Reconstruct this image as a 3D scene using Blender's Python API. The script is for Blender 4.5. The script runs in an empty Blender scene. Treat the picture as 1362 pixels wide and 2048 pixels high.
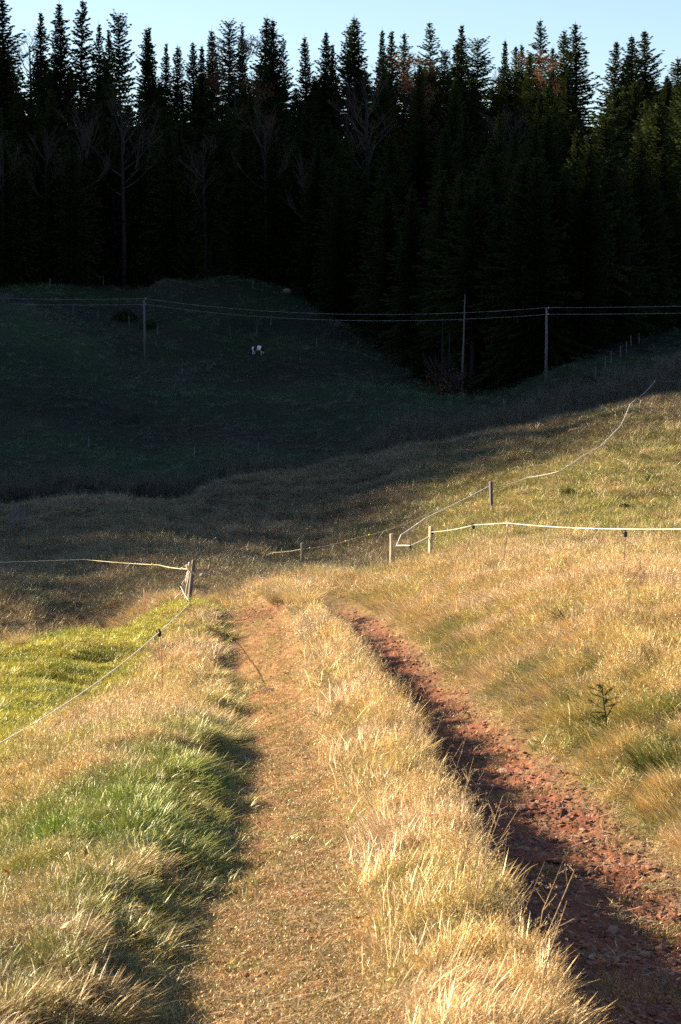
import bpy, math, random
import numpy as np
from mathutils import Vector, Matrix
random.seed(4); np.random.seed(4)
sc = bpy.context.scene
R = math.radians
# ---------------------------------------------------------------- camera, sky, sun, exposure
cam_d = bpy.data.cameras.new('camera'); cam = bpy.data.objects.new('camera', cam_d)
sc.collection.objects.link(cam); sc.camera = cam
cam_d.sensor_fit = 'VERTICAL'; cam_d.sensor_height = 36; cam_d.lens = 36*4000/2048
cam_d.clip_start = .1; cam_d.clip_end = 6000
cam.location = (0, 0, 0); cam.rotation_euler = (math.pi/2-math.atan(.106), 0, 0)
cam_d.dof.use_dof = True; cam_d.dof.focus_distance = 24; cam_d.dof.aperture_fstop = 9
AZ, EL = R(22), R(21)              # sun: left of the view, 22 degrees forward of square left, 21 degrees high
w = bpy.data.worlds.new('World'); sc.world = w; w.use_nodes = True
nt = w.node_tree; nt.nodes.clear()
sky = nt.nodes.new('ShaderNodeTexSky'); sky.sky_type = 'NISHITA'; sky.sun_disc = False
sky.sun_elevation = EL; sky.sun_rotation = R(-68); sky.altitude = 800; sky.air_density = 1.0; sky.dust_density = 1.0; sky.ozone_density = 1.5
bg = nt.nodes.new('ShaderNodeBackground'); bg.inputs[1].default_value = .047
ow = nt.nodes.new('ShaderNodeOutputWorld')
nt.links.new(sky.outputs[0], bg.inputs[0]); nt.links.new(bg.outputs[0], ow.inputs[0])
sd = bpy.data.lights.new('sun', 'SUN'); sd.energy = 5.0; sd.angle = R(.5); sd.color = (1, .83, .57)
sun = bpy.data.objects.new('sun', sd); sc.collection.objects.link(sun)
sun.rotation_euler = Vector((math.cos(AZ)*math.cos(EL), -math.sin(AZ)*math.cos(EL), -math.sin(EL))).to_track_quat('-Z', 'Y').to_euler()
sc.view_settings.view_transform = 'Standard'; sc.view_settings.look = 'None'
sc.view_settings.exposure = 2.2; sc.view_settings.gamma = 1; sc.view_settings.use_curve_mapping = False
sc.cycles.use_denoising = False; sc.cycles.sample_clamp_indirect = 1.0
sc.cycles.max_bounces = 5; sc.cycles.diffuse_bounces = 3; sc.cycles.transparent_max_bounces = 4
sc.cycles.transmission_bounces = 3
# ---------------------------------------------------------------- terrain
F_PX = 4000.0; TP = 0.106                    # focal length in photo pixels, tangent of the downward pitch
PITCH = math.atan(TP)
def ray(px, py):
    """world direction (per metre of y) of a photo pixel"""
    u = (px-681)/F_PX; v = (1024-py)/F_PX
    c, s = math.cos(PITCH), math.sin(PITCH)
    dy = c+v*s
    return u/dy, (v*c-s)/dy
def pt(px, py, D):
    a, b = ray(px, py)
    return (a*D, D, b*D)
def px_of(x, y, z):
    c, s = math.cos(PITCH), math.sin(PITCH)
    dep = y*c-z*s; up = y*s+z*c
    return 681+F_PX*x/dep, 1024-F_PX*up/dep

_perm = np.random.RandomState(7).permutation(256); _perm = np.concatenate([_perm, _perm])
_gr = np.random.RandomState(8).rand(256)*2*math.pi
_gx, _gy = np.cos(_gr), np.sin(_gr)
def perlin(x, y):
    x = np.asarray(x, float); y = np.asarray(y, float)
    xi = np.floor(x).astype(int); yi = np.floor(y).astype(int)
    xf = x-xi; yf = y-yi; xi &= 255; yi &= 255
    u = xf*xf*xf*(xf*(xf*6-15)+10); v = yf*yf*yf*(yf*(yf*6-15)+10)
    def g(ix, iy, dx, dy):
        h = _perm[_perm[ix & 255]+(iy & 255)]
        return _gx[h]*dx+_gy[h]*dy
    a = g(xi, yi, xf, yf); b = g(xi+1, yi, xf-1, yf)
    c = g(xi, yi+1, xf, yf-1); d = g(xi+1, yi+1, xf-1, yf-1)
    return ((a+u*(b-a))+v*((c+u*(d-c))-(a+u*(b-a))))*1.5
def fbm(x, y, s, o=4):
    r = 0; a = 1.0; t = 0
    for i in range(o):
        r = r+a*perlin(x*s+i*17.3, y*s+i*9.1); t += a; a *= .5; s *= 2.03
    return r/t
def sst(a, b, x):
    t = np.clip((x-a)/(b-a), 0, 1); return t*t*(3-2*t)

# edges of the track (x at distance y): left track from E1 to E2, grass ridge E2..E3, red rut E3..E4
_py = np.array([0, 9.9, 14.5, 19.8, 27.3, 36.5, 41.4, 46, 55, 70])
_E = np.array([[-1.1,-1.08,-1.03,-1.15,-1.42,-2.08,-2.5,-3.0,-4.4,-8],
               [.35,.22,.04,-.18,-.52,-.95,-1.35,-1.9,-3.6,-7],
               [1.15,1.04,.88,.72,.36,-.30,-.62,-1.0,-2.4,-5.6],
               [3.3,3.1,2.55,2.05,1.55,1.12,.66,.1,-1.7,-5]])
def edges(y):
    y = np.asarray(y, float)
    w = .05*perlin(y*.9, y*0+3.3)+.035*perlin(y*2.6, y*0+8.3)
    w2 = .07*perlin(y*.8, y*0+5.3)+.05*perlin(y*3.1, y*0+1.7)
    e = [np.interp(y, _py, _E[i]) for i in range(4)]
    return e[0]+w2, e[1]+w, e[2]+w*.8+w2*.6, e[3]-w2
# control points (photo px, py, distance) or world ('w', x, y, z)
_C = []
for yy in (4, 7, 10, 14, 19, 25, 31, 37, 42):
    for off in (0,):
        _C.append(('w', float(np.interp(yy, _py, (_E[0]+_E[3])/2)), yy, -2.7-.0883*yy))
_C += [(0,2048,9.5),(0,1880,12.2),(0,1740,15.3),(0,1500,20.4),(0,1400,27),(0,1290,37.5),(180,1252,42),
       (325,1412,30),(260,1700,14.6),(200,1500,20.3),(380,1210,45),
       ('w',-8.5,48,-9.3),('w',-6,51,-9.3),('w',-3.2,52,-8.2),
       (100,1200,60),(0,1245,54),(320,1205,55),(250,1160,66),(450,1165,60),(540,1182,50),(600,1150,62),
       (100,1130,80),(400,1060,95),(0,1060,98),(603,1132,80),
       (700,1205,42),(783,1145,59),(860,1104,62),(1000,1125,45),(1247,1185,33),(1362,1200,33),(1362,1057,60),(1120,1100,52),
       (1362,1500,18.5),(1362,1700,14.6),(1362,1900,11.6),(1200,1400,21.5),(1000,1300,29),(850,1230,37),
       (983,1022,80),(850,1000,95),(1362,900,95),(1150,960,84),(1362,830,113),(1100,880,112),(681,965,110),(435,1010,108),(900,925,110),
       (0,1018,115),(130,1005,118),(250,994,120),(435,962,122),(530,942,123),(681,913,125),(831,885,127),(961,860,129),(1111,830,130),(1211,810,130),(1276,792,131),(1362,777,131),(1500,745,131),
       ('w',-22,135,-16.5),('w',-10,140,-16.5),('w',0,145,-16),('w',8,150,-15),('w',18,150,-13),('w',26,150,-10.5),
       (0,990,160),(200,980,160),(450,955,165),
       (0,900,195),(300,905,195),(600,900,190),(800,870,180),
       (900,830,200),(1100,830,188),(1300,770,190),
       (0,800,215),(0,700,235),(0,600,265),(200,700,255),(400,800,232),(600,800,232),
       (288,716,271),(515,710,280),(150,610,300),(340,562,335),(480,572,330),(600,620,312),(700,695,285),(780,745,262),(850,782,245),
       (900,790,240),(1000,782,240),(1092,760,224),(1250,700,240),(1362,655,255),
       ('w',-60,350,3),('w',-30,352,1.5),('w',0,345,-1),('w',10,320,-5),('w',20,290,-6),('w',40,290,0),('w',60,290,5),
       ('w',-70,420,26),('w',-20,420,20),('w',30,400,17),('w',65,400,18),
       ('w',-90,480,42),('w',-30,480,37),('w',20,480,35),('w',48,480,32),('w',80,480,33),
       ('w',-90,540,50),('w',0,540,42),('w',90,540,38),('w',-120,700,52),('w',0,700,40),('w',120,700,36)]
_pts = []
for c in _C:
    x, y, z = c[1:] if c[0] == 'w' else pt(*c)
    if c[0] != 'w' and y < 46: z -= .16          # the photograph shows grass tips there, not soil
    _pts.append((x, y, z))
_pts = np.array(_pts)
YO = 6.0; CK = 6.0
_cc = np.stack([_pts[:,0]/(_pts[:,1]+YO)*CK, np.log(_pts[:,1]+YO)], 1)
_rr = _pts[:,2]/(_pts[:,1]+YO)
def _tk(d2): return .5*d2*np.log(d2+1e-12)
_n = len(_cc)
_K = _tk(((_cc[:,None]-_cc[None])**2).sum(-1))+np.eye(_n)*2e-4
_P = np.concatenate([np.ones((_n,1)), _cc], 1)
_A = np.block([[_K, _P], [_P.T, np.zeros((3,3))]])
_W = np.linalg.solve(_A, np.concatenate([_rr, np.zeros(3)]))
SUN_AZ = math.radians(22); SUN_EL = math.radians(21)     # the sun stands left of the view, 22 deg forward of square left
_ca, _sa = math.cos(SUN_AZ), math.sin(SUN_AZ)
def base_h(x, y):
    x = np.asarray(x, float); y = np.asarray(y, float)
    shp = np.broadcast(x, y).shape
    x = np.broadcast_to(x, shp).ravel(); y = np.broadcast_to(y, shp).ravel()
    yc = np.clip(y, 4, 700)
    c = x/(yc+YO)
    cs = .30*np.tanh(c/.30)
    q = np.stack([cs*CK, np.log(yc+YO)], 1)
    out = np.empty(len(x))
    for i in range(0, len(x), 20000):
        d2 = ((q[i:i+20000,None]-_cc[None])**2).sum(-1)
        out[i:i+20000] = _tk(d2)@_W[:_n]+_W[_n]+q[i:i+20000]@_W[_n+1:]
    z = out*(yc+YO)
    z = z+np.where(y < 4, (4-y)*.27, 0)
    z = np.where(y < -20, z[...]-(-20-y)*.17, z)
    # slopes that leave the frame: uphill on the right, downhill on the left
    ex = np.maximum(c-.24, 0)*(yc+YO)
    z = z+.22*ex-.0002*ex*ex*(ex < 500)-(ex >= 500)*50
    z = z-.05*np.maximum(-c-.3, 0)*(yc+YO)*(y < 140)
    # the steep wooded mountain on the left that shades the valley
    d = x*_ca-y*_sa; t = x*_sa+y*_ca
    T = np.interp(t, [-300,-100,0,54,75,107,132,160,216,300,380,415,437,455,480,530,620,900], [-90,-45,-24,-20.5,-23.8,-18.8,-14.5,-12,-8,-4,-3,-9,-16,-16,-9,-17,-60,-150])
    T = T+1.0*fbm(t, t*0+4, .03, 3)
    cr = T+.3839*400-21          # the trees on its crest add the rest
    m = cr-(.60+.32*sst(260, 330, t))*np.abs(d+400)-.0*t
    k = 7.0; h = np.clip(.5+.5*(m-z)/k, 0, 1)
    z = z*(1-h)+m*h+k*h*(1-h)
    return z.reshape(shp)
def height(x, y, detail=True):
    x = np.asarray(x, float); y = np.asarray(y, float)
    z = base_h(x, y)
    e1, e2, e3, e4 = edges(y)
    f = 1-sst(42.5, 47, y)
    f2 = 1-sst(50, 60, y)
    z = z-.07*f2*sst(e1-.15, e1+.25, x)*(1-sst(e2-.15, e2+.2, x))
    z = z+.08*f2*sst(e2, e2+.4, x)*(1-sst(e3-.06, e3+.05, x))
    z = z+(.27+.05*perlin(x*0+3, y*.5))*f2*(1-sst(e1-.5, e1+.02, x))*sst(e1-2.6, e1-.65, x)*(1-.2*sst(36, 44, y))
    dep = (.15+.05*sst(14, 20, y))*f
    mid = e3+(e4-e3)*.45
    z = z-dep*sst(e3-.02, e3+.13, x)*(1-sst(mid, e4+.25, x)*1.0)
    z = z+(.42-.25*sst(32, 44, y))*f2*sst(e4-.1, e4+1.7, x)*(1-sst(e4+2.5, e4+9, x))
    if detail:
        z = z-.16*(1-sst(-4.3, -3.4, x))*sst(20, 24, y)*(1-sst(40, 44, y))*(np.exp(-((y-31.0-.25*(x+5)+.4*perlin(x, x*0+2))/.5)**2)+np.exp(-((y-34.3-.3*(x+5)+.4*perlin(x, x*0+7))/.45)**2)+.6*np.exp(-((y-38.3-.3*(x+5)+.5*perlin(x, x*0+9))/.4)**2))
        near = 1-sst(60, 110, y)
        z = z+.10*(1-.5*sst(70, 100, y))*fbm(x, y, .55, 3)*(.25+.75*(1-f2*sst(e1-.5, e1, x)*(1-sst(e4, e4+1, x))))*sst(0, 8, np.abs(y)+4)
        grs = (1-sst(e1-.35, e1, x))+sst(e4, e4+.4, x)+.6*sst(e2, e2+.4, x)*(1-sst(e3-.3, e3-.1, x))
        z = z+near*(.012+.05*grs)*fbm(x, y, 2.1, 3)
        inr = f*sst(e3, e3+.1, x)*(1-sst(e4-.1, e4+.5, x))
        z = z+inr*(.045*np.abs(fbm(x, y, 5.0, 3))+.02*fbm(x, y, 14., 2))
        z = z+near*.016*fbm(x, y, 9., 2)+f*near*.008*perlin(x*21, y*17)
        far = sst(60, 140, y)
        z = z-.35*sst(108, 120, y)*(1-sst(134, 142, y))
        z = z+far*(.22*fbm(x, y, .22, 3)+.7*fbm(x, y, .05, 2)*sst(150, 220, y))
    return z
def hit(px, py, y0=6., y1=620., n=1500):
    a, b = ray(px, py)
    ys = np.exp(np.linspace(math.log(y0), math.log(y1), n))
    dz = b*ys-height(a*ys, ys)
    i = np.argmax(dz < 0)
    if not (dz < 0).any(): return None
    if i > 0:
        ys = np.linspace(ys[i-1], ys[i], 40)
        dz = b*ys-height(a*ys, ys); i = int(np.argmax(dz < 0))
    Y = float(ys[i]); return (a*Y, Y, b*Y)

def hit_above(px, py, h, y0=6., y1=620.):
    """distance at which the ray of a photo pixel passes h metres above the ground"""
    a, b = ray(px, py); ys = np.exp(np.linspace(math.log(y0), math.log(y1), 2500))
    dz = b*ys-height(a*ys, ys)-h
    i = int(np.argmax(dz < 0)) if (dz < 0).any() else int(np.argmin(dz)); return float(ys[i])
# ---------------------------------------------------------------- helpers
COL = sc.collection
def tag(o, label=None, cat=None, group=None, kind=None):
    if label: o['label'] = label
    if cat: o['category'] = cat
    if group: o['group'] = group
    if kind: o['kind'] = kind
    return o
def link(name, me, mat=None, parent=None):
    o = bpy.data.objects.new(name, me); COL.objects.link(o)
    if mat is not None and me is not None: me.materials.append(mat)
    if parent is not None: o.parent = parent
    return o
def empty(name, loc, rz=0.0, s=1.0):
    o = bpy.data.objects.new(name, None); COL.objects.link(o)
    o.location = loc; o.rotation_euler = (0, 0, rz); o.scale = (s, s, s); o.empty_display_size = .2
    return o
class MB:
    """collects tubes, blades and boxes, then makes ONE mesh"""
    def __init__(s): s.v = []; s.f = []; s.t = []; s.m = []
    def add(s, vs, fs, tp=0.0, mi=0):
        b = len(s.v); s.v.extend([tuple(map(float, v)) for v in vs])
        s.f.extend([tuple(i+b for i in f) for f in fs]); s.m.extend([mi]*len(fs))
        s.t.extend(list(tp) if hasattr(tp, '__len__') else [tp]*len(vs))
    def tube(s, pts, rad, n=6, cap=True, tp=0.0, mi=0):
        pts = [Vector(p) for p in pts]
        if not hasattr(rad, '__len__'): rad = [rad]*len(pts)
        vs = []; fs = []
        for i, p in enumerate(pts):
            d = (pts[min(i+1, len(pts)-1)]-pts[max(i-1, 0)]).normalized()
            a = d.cross(Vector((0, 0, 1)) if abs(d.z) < .9 else Vector((1, 0, 0))).normalized(); b = d.cross(a)
            for k in range(n):
                an = 2*math.pi*k/n; vs.append(p+(a*math.cos(an)+b*math.sin(an))*rad[i])
        for i in range(len(pts)-1):
            for k in range(n):
                fs.append((i*n+k, i*n+(k+1) % n, (i+1)*n+(k+1) % n, (i+1)*n+k))
        if cap:
            fs.append(tuple(range(n))[::-1]); fs.append(tuple((len(pts)-1)*n+k for k in range(n)))
        s.add(vs, fs, tp, mi)
    def blade(s, p, az, lean, L, wd, bend, segs=3, mi=0, face=None):
        p = Vector(p); d = Vector((math.cos(az), math.sin(az), 0))
        fa = az+math.pi/2 if face is None else face
        side = Vector((math.cos(fa), math.sin(fa), 0))
        vs = []; fs = []; tp = []
        th = lean; q = p.copy(); st = L/segs
        for i in range(segs):
            f = i/segs; ww = wd*(1-.55*f*f)*.5
            vs += [q-side*ww, q+side*ww]; tp += [f, f]
            q = q+(d*math.sin(th)+Vector((0, 0, 1))*math.cos(th))*st
            th += bend/segs
        vs.append(q); tp.append(1.0)
        for i in range(segs-1): fs.append((2*i, 2*i+1, 2*i+3, 2*i+2))
        k = 2*(segs-1); fs.append((k, k+1, k+2))
        s.add(vs, fs, tp, mi)
        return q
    def box(s, c, dx, dy, dz, rz=0.0, tilt=(0, 0), taper=1.0, mi=0):
        """box standing on its base centre c"""
        m = Matrix.Rotation(rz, 3, 'Z')
        vs = []
        for z, k in ((0, 1), (dz, taper)):
            for a, b in ((-1, -1), (1, -1), (1, 1), (-1, 1)):
                v = m@Vector((a*dx/2*k, b*dy/2*k, 0)); vs.append((c[0]+v.x+tilt[0]*z, c[1]+v.y+tilt[1]*z, c[2]+z))
        s.add(vs, [(3, 2, 1, 0), (4, 5, 6, 7), (0, 1, 5, 4), (1, 2, 6, 5), (2, 3, 7, 6), (3, 0, 4, 7)], 0.0, mi)
    def mesh(s, name, smooth=False):
        me = bpy.data.meshes.new(name); me.from_pydata(s.v, [], s.f)
        a = me.attributes.new('tp', 'FLOAT', 'POINT'); a.data.foreach_set('value', np.array(s.t, dtype=np.float32))
        if any(s.m): me.polygons.foreach_set('material_index', s.m)
        if smooth: me.shade_smooth()
        me.update(); return me
# ---------------------------------------------------------------- materials
def newmat(name):
    m = bpy.data.materials.new(name); m.use_nodes = True; m.node_tree.nodes.clear()
    N = m.node_tree.nodes; L = m.node_tree.links
    out = N.new('ShaderNodeOutputMaterial')
    return m, N, L, out
def mathn(N, L, op, a, b=None, clamp=False):
    n = N.new('ShaderNodeMath'); n.operation = op; n.use_clamp = clamp
    for i, v in enumerate((a, b)):
        if v is None: continue
        if isinstance(v, (int, float)): n.inputs[i].default_value = v
        else: L.new(v, n.inputs[i])
    return n.outputs[0]
def mixc(N, L, f, a, b, mode='MIX'):
    n = N.new('ShaderNodeMix'); n.data_type = 'RGBA'; n.blend_type = mode
    if isinstance(f, (int, float)): n.inputs[0].default_value = f
    else: L.new(f, n.inputs[0])
    for i, v in ((6, a), (7, b)):
        if isinstance(v, tuple): n.inputs[i].default_value = (*v, 1)
        else: L.new(v, n.inputs[i])
    return n.outputs[2]
def noise(N, L, scale, detail=4, rough=.6, vec=None):
    n = N.new('ShaderNodeTexNoise'); n.inputs['Scale'].default_value = scale
    n.inputs['Detail'].default_value = detail; n.inputs['Roughness'].default_value = rough
    if vec is not None: L.new(vec, n.inputs['Vector'])
    return n
def ramp(N, L, f, stops):
    r = N.new('ShaderNodeValToRGB'); L.new(f, r.inputs[0])
    e = r.color_ramp.elements
    while len(e) < len(stops): e.new(.5)
    for i, (p, c) in enumerate(stops):
        e[i].position = p; e[i].color = (*c, 1) if isinstance(c, tuple) else (c, c, c, 1)
    return r.outputs[0]
def grass_material(name, rough=.5, trans=.18, gloss=.08, typ='INSTANCER'):
    m, N, L, out = newmat(name)
    at = N.new('ShaderNodeAttribute'); at.attribute_type = typ; at.attribute_name = 'tint'
    tp = N.new('ShaderNodeAttribute'); tp.attribute_name = 'tp'
    geo = N.new('ShaderNodeNewGeometry')
    rnd = geo.outputs['Random Per Island']
    # each blade has its own tone; tips are a little more bleached than the sheath
    v = mathn(N, L, 'MULTIPLY_ADD', rnd, .75); v.node.inputs[2].default_value = .62
    c1 = mixc(N, L, 1.0, at.outputs['Color'], v, 'MULTIPLY')
    r2 = mathn(N, L, 'FRACT', mathn(N, L, 'MULTIPLY', rnd, 37.7))
    old = mathn(N, L, 'GREATER_THAN', r2, .82)
    c2 = mixc(N, L, old, c1, mixc(N, L, 1.0, c1, (1.4, 1.22, 1.05), 'MULTIPLY'))
    c3 = mixc(N, L, mathn(N, L, 'MULTIPLY', tp.outputs['Fac'], .5), c2, mixc(N, L, 1.0, c2, (1.6, 1.45, 1.4), 'MULTIPLY'))
    df = N.new('ShaderNodeBsdfDiffuse'); tr = N.new('ShaderNodeBsdfTranslucent'); gl = N.new('ShaderNodeBsdfGlossy')
    gl.inputs['Roughness'].default_value = rough; gl.inputs['Color'].default_value = (.9, .88, .8, 1)
    L.new(c3, df.inputs[0]); L.new(c3, tr.inputs[0])
    m1 = N.new('ShaderNodeMixShader'); m1.inputs[0].default_value = trans
    m2 = N.new('ShaderNodeMixShader'); m2.inputs[0].default_value = gloss
    L.new(df.outputs[0], m1.inputs[1]); L.new(tr.outputs[0], m1.inputs[2])
    L.new(m1.outputs[0], m2.inputs[1]); L.new(gl.outputs[0], m2.inputs[2]); L.new(m2.outputs[0], out.inputs[0])
    return m
def ground_material(name, s1=9., s2=60., bump=.6, dist=.03, lo=.6, hi=1.35):
    m, N, L, out = newmat(name)
    at = N.new('ShaderNodeAttribute'); at.attribute_name = 'gcol'
    tc = N.new('ShaderNodeTexCoord')
    n1 = noise(N, L, s1, 6, .65, tc.outputs['Object']); n2 = noise(N, L, s2, 3, .6, tc.outputs['Object'])
    mx = mathn(N, L, 'MULTIPLY', mathn(N, L, 'ADD', n1.outputs['Fac'], n2.outputs['Fac']), .5)
    r = ramp(N, L, mx, [(.3, lo), (.5, 1.0), (.7, hi)])
    c = mixc(N, L, 1.0, at.outputs['Color'], r, 'MULTIPLY')
    b = N.new('ShaderNodeBsdfPrincipled'); b.inputs['Roughness'].default_value = .95
    b.inputs['Specular IOR Level'].default_value = .15
    bp = N.new('ShaderNodeBump'); bp.inputs['Strength'].default_value = bump; bp.inputs['Distance'].default_value = dist
    L.new(mx, bp.inputs['Height']); L.new(bp.outputs[0], b.inputs['Normal'])
    L.new(c, b.inputs['Base Color']); L.new(b.outputs[0], out.inputs[0])
    return m
def plain(name, c, rough=.8, var=.3, scale=8., stretch=None, bump=0.0, spec=.3, objvar=0.0):
    m, N, L, out = newmat(name)
    tc = N.new('ShaderNodeTexCoord'); mp = N.new('ShaderNodeMapping'); L.new(tc.outputs['Object'], mp.inputs[0])
    if stretch: mp.inputs['Scale'].default_value = stretch
    n = noise(N, L, scale, 5, .65, mp.outputs[0])
    r = ramp(N, L, n.outputs['Fac'], [(.25, tuple(x*(1-var) for x in c)), (.5, c), (.75, tuple(min(1, x*(1+var)) for x in c))])
    if objvar:
        oi = N.new('ShaderNodeObjectInfo')
        v = mathn(N, L, 'MULTIPLY_ADD', oi.outputs['Random'], 2*objvar); v.node.inputs[2].default_value = 1-objvar
        r = mixc(N, L, 1.0, r, v, 'MULTIPLY')
    b = N.new('ShaderNodeBsdfPrincipled'); b.inputs['Roughness'].default_value = rough; b.inputs['Specular IOR Level'].default_value = spec
    L.new(r, b.inputs['Base Color'])
    if bump:
        bp = N.new('ShaderNodeBump'); bp.inputs['Strength'].default_value = bump; bp.inputs['Distance'].default_value = .01
        L.new(n.outputs['Fac'], bp.inputs['Height']); L.new(bp.outputs[0], b.inputs['Normal'])
    L.new(b.outputs[0], out.inputs[0])
    return m
def leaf_material(name, c, c2, trans=.2):
    m, N, L, out = newmat(name)
    geo = N.new('ShaderNodeNewGeometry'); oi = N.new('ShaderNodeObjectInfo')
    tc = N.new('ShaderNodeTexCoord'); n = noise(N, L, .7, 3, .6, tc.outputs['Object'])
    f = mathn(N, L, 'ADD', mathn(N, L, 'MULTIPLY', geo.outputs['Random Per Island'], .5), mathn(N, L, 'MULTIPLY', n.outputs['Fac'], .5))
    col = mixc(N, L, f, c, c2)
    v = mathn(N, L, 'MULTIPLY_ADD', oi.outputs['Random'], .7); v.node.inputs[2].default_value = .65
    col = mixc(N, L, 1.0, col, v, 'MULTIPLY')
    df = N.new('ShaderNodeBsdfDiffuse'); tr = N.new('ShaderNodeBsdfTranslucent'); ms = N.new('ShaderNodeMixShader')
    ms.inputs[0].default_value = trans
    L.new(col, df.inputs[0]); L.new(col, tr.inputs[0]); L.new(df.outputs[0], ms.inputs[1]); L.new(tr.outputs[0], ms.inputs[2]); L.new(ms.outputs[0], out.inputs[0])
    return m
M_grass = grass_material('grass_blades')
M_path = ground_material('trodden_soil', 14, 90, .8, .03, .5, 1.5)
M_near = ground_material('meadow_thatch', 9, 60, .8, .05, .55, 1.4)
M_far = ground_material('far_meadow_turf', .9, 6, 1.0, .35, .45, 1.6)
M_floor = ground_material('forest_litter', 1, 6, .6, .2)
M_post = plain('weathered_wood', (.32, .25, .18), .85, .35, 12, (1, 1, .1), .5)
M_post_grey = plain('grey_wood', (.11, .10, .11), .85, .35, 12, (1, 1, .1), .5)
M_post_pale = plain('pale_stripped_wood', (.46, .37, .26), .8, .25, 12, (1, 1, .1), .4)
M_rod = plain('orange_rod', (.42, .17, .06), .5, .2, 30)
M_rod_dark = plain('rusty_iron', (.11, .065, .04), .7, .3, 30)
M_black = plain('black_plastic', (.015, .015, .017), .4, .1, 20)
M_yellow = plain('yellow_plastic', (.65, .5, .08), .5, .1, 20)
M_rope = plain('white_rope', (.60, .56, .52), .7, .25, 90)
M_rope_y = plain('yellowed_rope', (.55, .47, .30), .7, .25, 90)
M_pink = plain('faded_pink_plastic', (.68, .50, .45), .7, .2, 60)
M_pole = plain('pole_wood', (.13, .115, .11), .9, .3, 6, (1, 1, .1))
M_wire = plain('cable', (.20, .19, .2), .5, .1, 1)
M_stone = plain('red_sandstone', (.22, .10, .066), .9, .45, 14, None, .6, .2, .35)
M_stone_g = plain('grey_stone', (.26, .155, .12), .9, .35, 14, None, .6, .2, .3)
M_needle = leaf_material('spruce_needles', (.016, .028, .011), (.045, .055, .018))
M_bark = plain('spruce_bark', (.03, .026, .024), .95, .35, 2)
M_bark_p = plain('pale_beech_bark', (.012, .0115, .013), .9, .3, 2)
M_rust = leaf_material('withered_beech_leaves', (.11, .05, .025), (.20, .10, .05))
M_twig = plain('bare_twigs', (.05, .034, .03), .9, .3, 2)
M_bush = leaf_material('bush_leaves', (.02, .035, .012), (.05, .07, .02))
M_weed = plain('dried_weed', (.28, .20, .12), .9, .3, 40)
M_cow_w = plain('white_hide', (.75, .73, .72), .8, .1, 5)
M_cow_b = plain('black_hide', (.015, .014, .014), .7, .2, 5)
M_soil = plain('dark_earth', (.085, .05, .03), .95, .4, 25, None, .8)
M_straw = plain('straw', (.55, .42, .22), .7, .25, 30)

# ---------------------------------------------------------------- land cover (what grows or lies where)
def lerp3(a, b, t): return a*(1-t[..., None])+b*t[..., None]
A3 = lambda *c: np.array(c)
C_DRY = A3(.47, .35, .155); C_DRYD = A3(.27, .19, .08); C_GRN = A3(.11, .155, .018); C_YGRN = A3(.26, .27, .045)
C_LUSH = A3(.12, .20, .008); C_PINK = A3(.47, .365, .23); C_RED = A3(.185, .072, .038); C_BRN = A3(.19, .12, .06)
C_ORG = A3(.30, .17, .06)
def verge_line(y): return np.interp(y, [0, 20, 30, 36, 40, 44, 60], [-2.6, -3.5, -3.5, -3.3, -2.9, -2.7, -2.6])
def brow(x, y): return sst(35.5, 39, y)*(1-sst(45, 47, y))*(x > edges(y)[0]-.3)*(x < edges(y)[3]+.5)
def cover(x, y):
    """dict of soft masks for every kind of growth"""
    e1, e2, e3, e4 = edges(y)
    g = {}
    n = fbm(x, y, .8, 3); n2 = fbm(x+40, y-13, .35, 3); n3 = fbm(x-9, y+31, 2.2, 2)
    near = 1-sst(44, 50, y)
    pn = 1-sst(43, 56, y)
    g['track'] = sst(e1-.1, e1+.12, x)*(1-sst(e2-.15, e2+.3, x))*pn
    g['ridge'] = sst(e2-.1, e2+.4, x)*(1-sst(e3-.03, e3+.06, x))*(1-sst(41.6, 42.6, y)*(1-sst(43.5, 45, y)))*(1-sst(60, 75, y))
    g['rut'] = sst(e3, e3+.08, x)*(1-sst(e4-.35, e4+.15, x+.25*n+.15*n3))*(1-sst(41, 45.5, y))
    cross = np.exp(-((y-41.6)/1.5)**2)*sst(e1+.05, e1+.5, x)*(1-sst(e2+.3, e2+.7, x))     # bare red patch over the brow
    g['rut'] = np.maximum(g['rut'], cross*.9)
    vl = verge_line(y)
    g['meadow'] = (1-sst(vl-.25, vl+.25, x+.3*n))*(1-sst(46, 52, y+.6*n))*sst(14, 18, y)
    g['verge'] = sst(vl-.3, vl+.2, x+.3*n)*(1-sst(e1-.15, e1+.08, x))*(1-sst(46, 52, y))
    g['verge'] = np.where(y < 18, (1-sst(e1-.15, e1+.08, x)), g['verge'])
    g['bank'] = sst(e4-.15, e4+.15, x)*(1-sst(58, 75, y))
    g['slope'] = sst(48, 60, y)*(1-sst(150, 160, y))
    g['n'] = n; g['n2'] = n2; g['n3'] = n3
    lush = np.exp(-(((x+1.75)/1.25)**2+((y-15.4)/1.7)**2)**1.4)
    lush = np.maximum(lush, .8*np.exp(-(((x-e1+.15)/.45)**2)-((y-17)/6.5)**2))
    g['lush'] = np.clip(lush*(.75+.5*n+.9*n3), 0, 1)
    # green matted patches on the lower right bank
    gb = np.exp(-(((x-3.3)/.9)**2+((y-17.0)/2.2)**2))+np.exp(-(((x-2.6)/.7)**2+((y-23)/3.0)**2))+.45*np.exp(-(((x-1.9)/.6)**2+((y-31)/4)**2))
    gb = gb+.7*np.exp(-(((x-10)/5)**2+((y-58)/9)**2))
    g['gb'] = np.clip(gb*(.25+1.4*sst(-.1, .5, n+.8*n3)), 0, 1)
    return g
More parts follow.
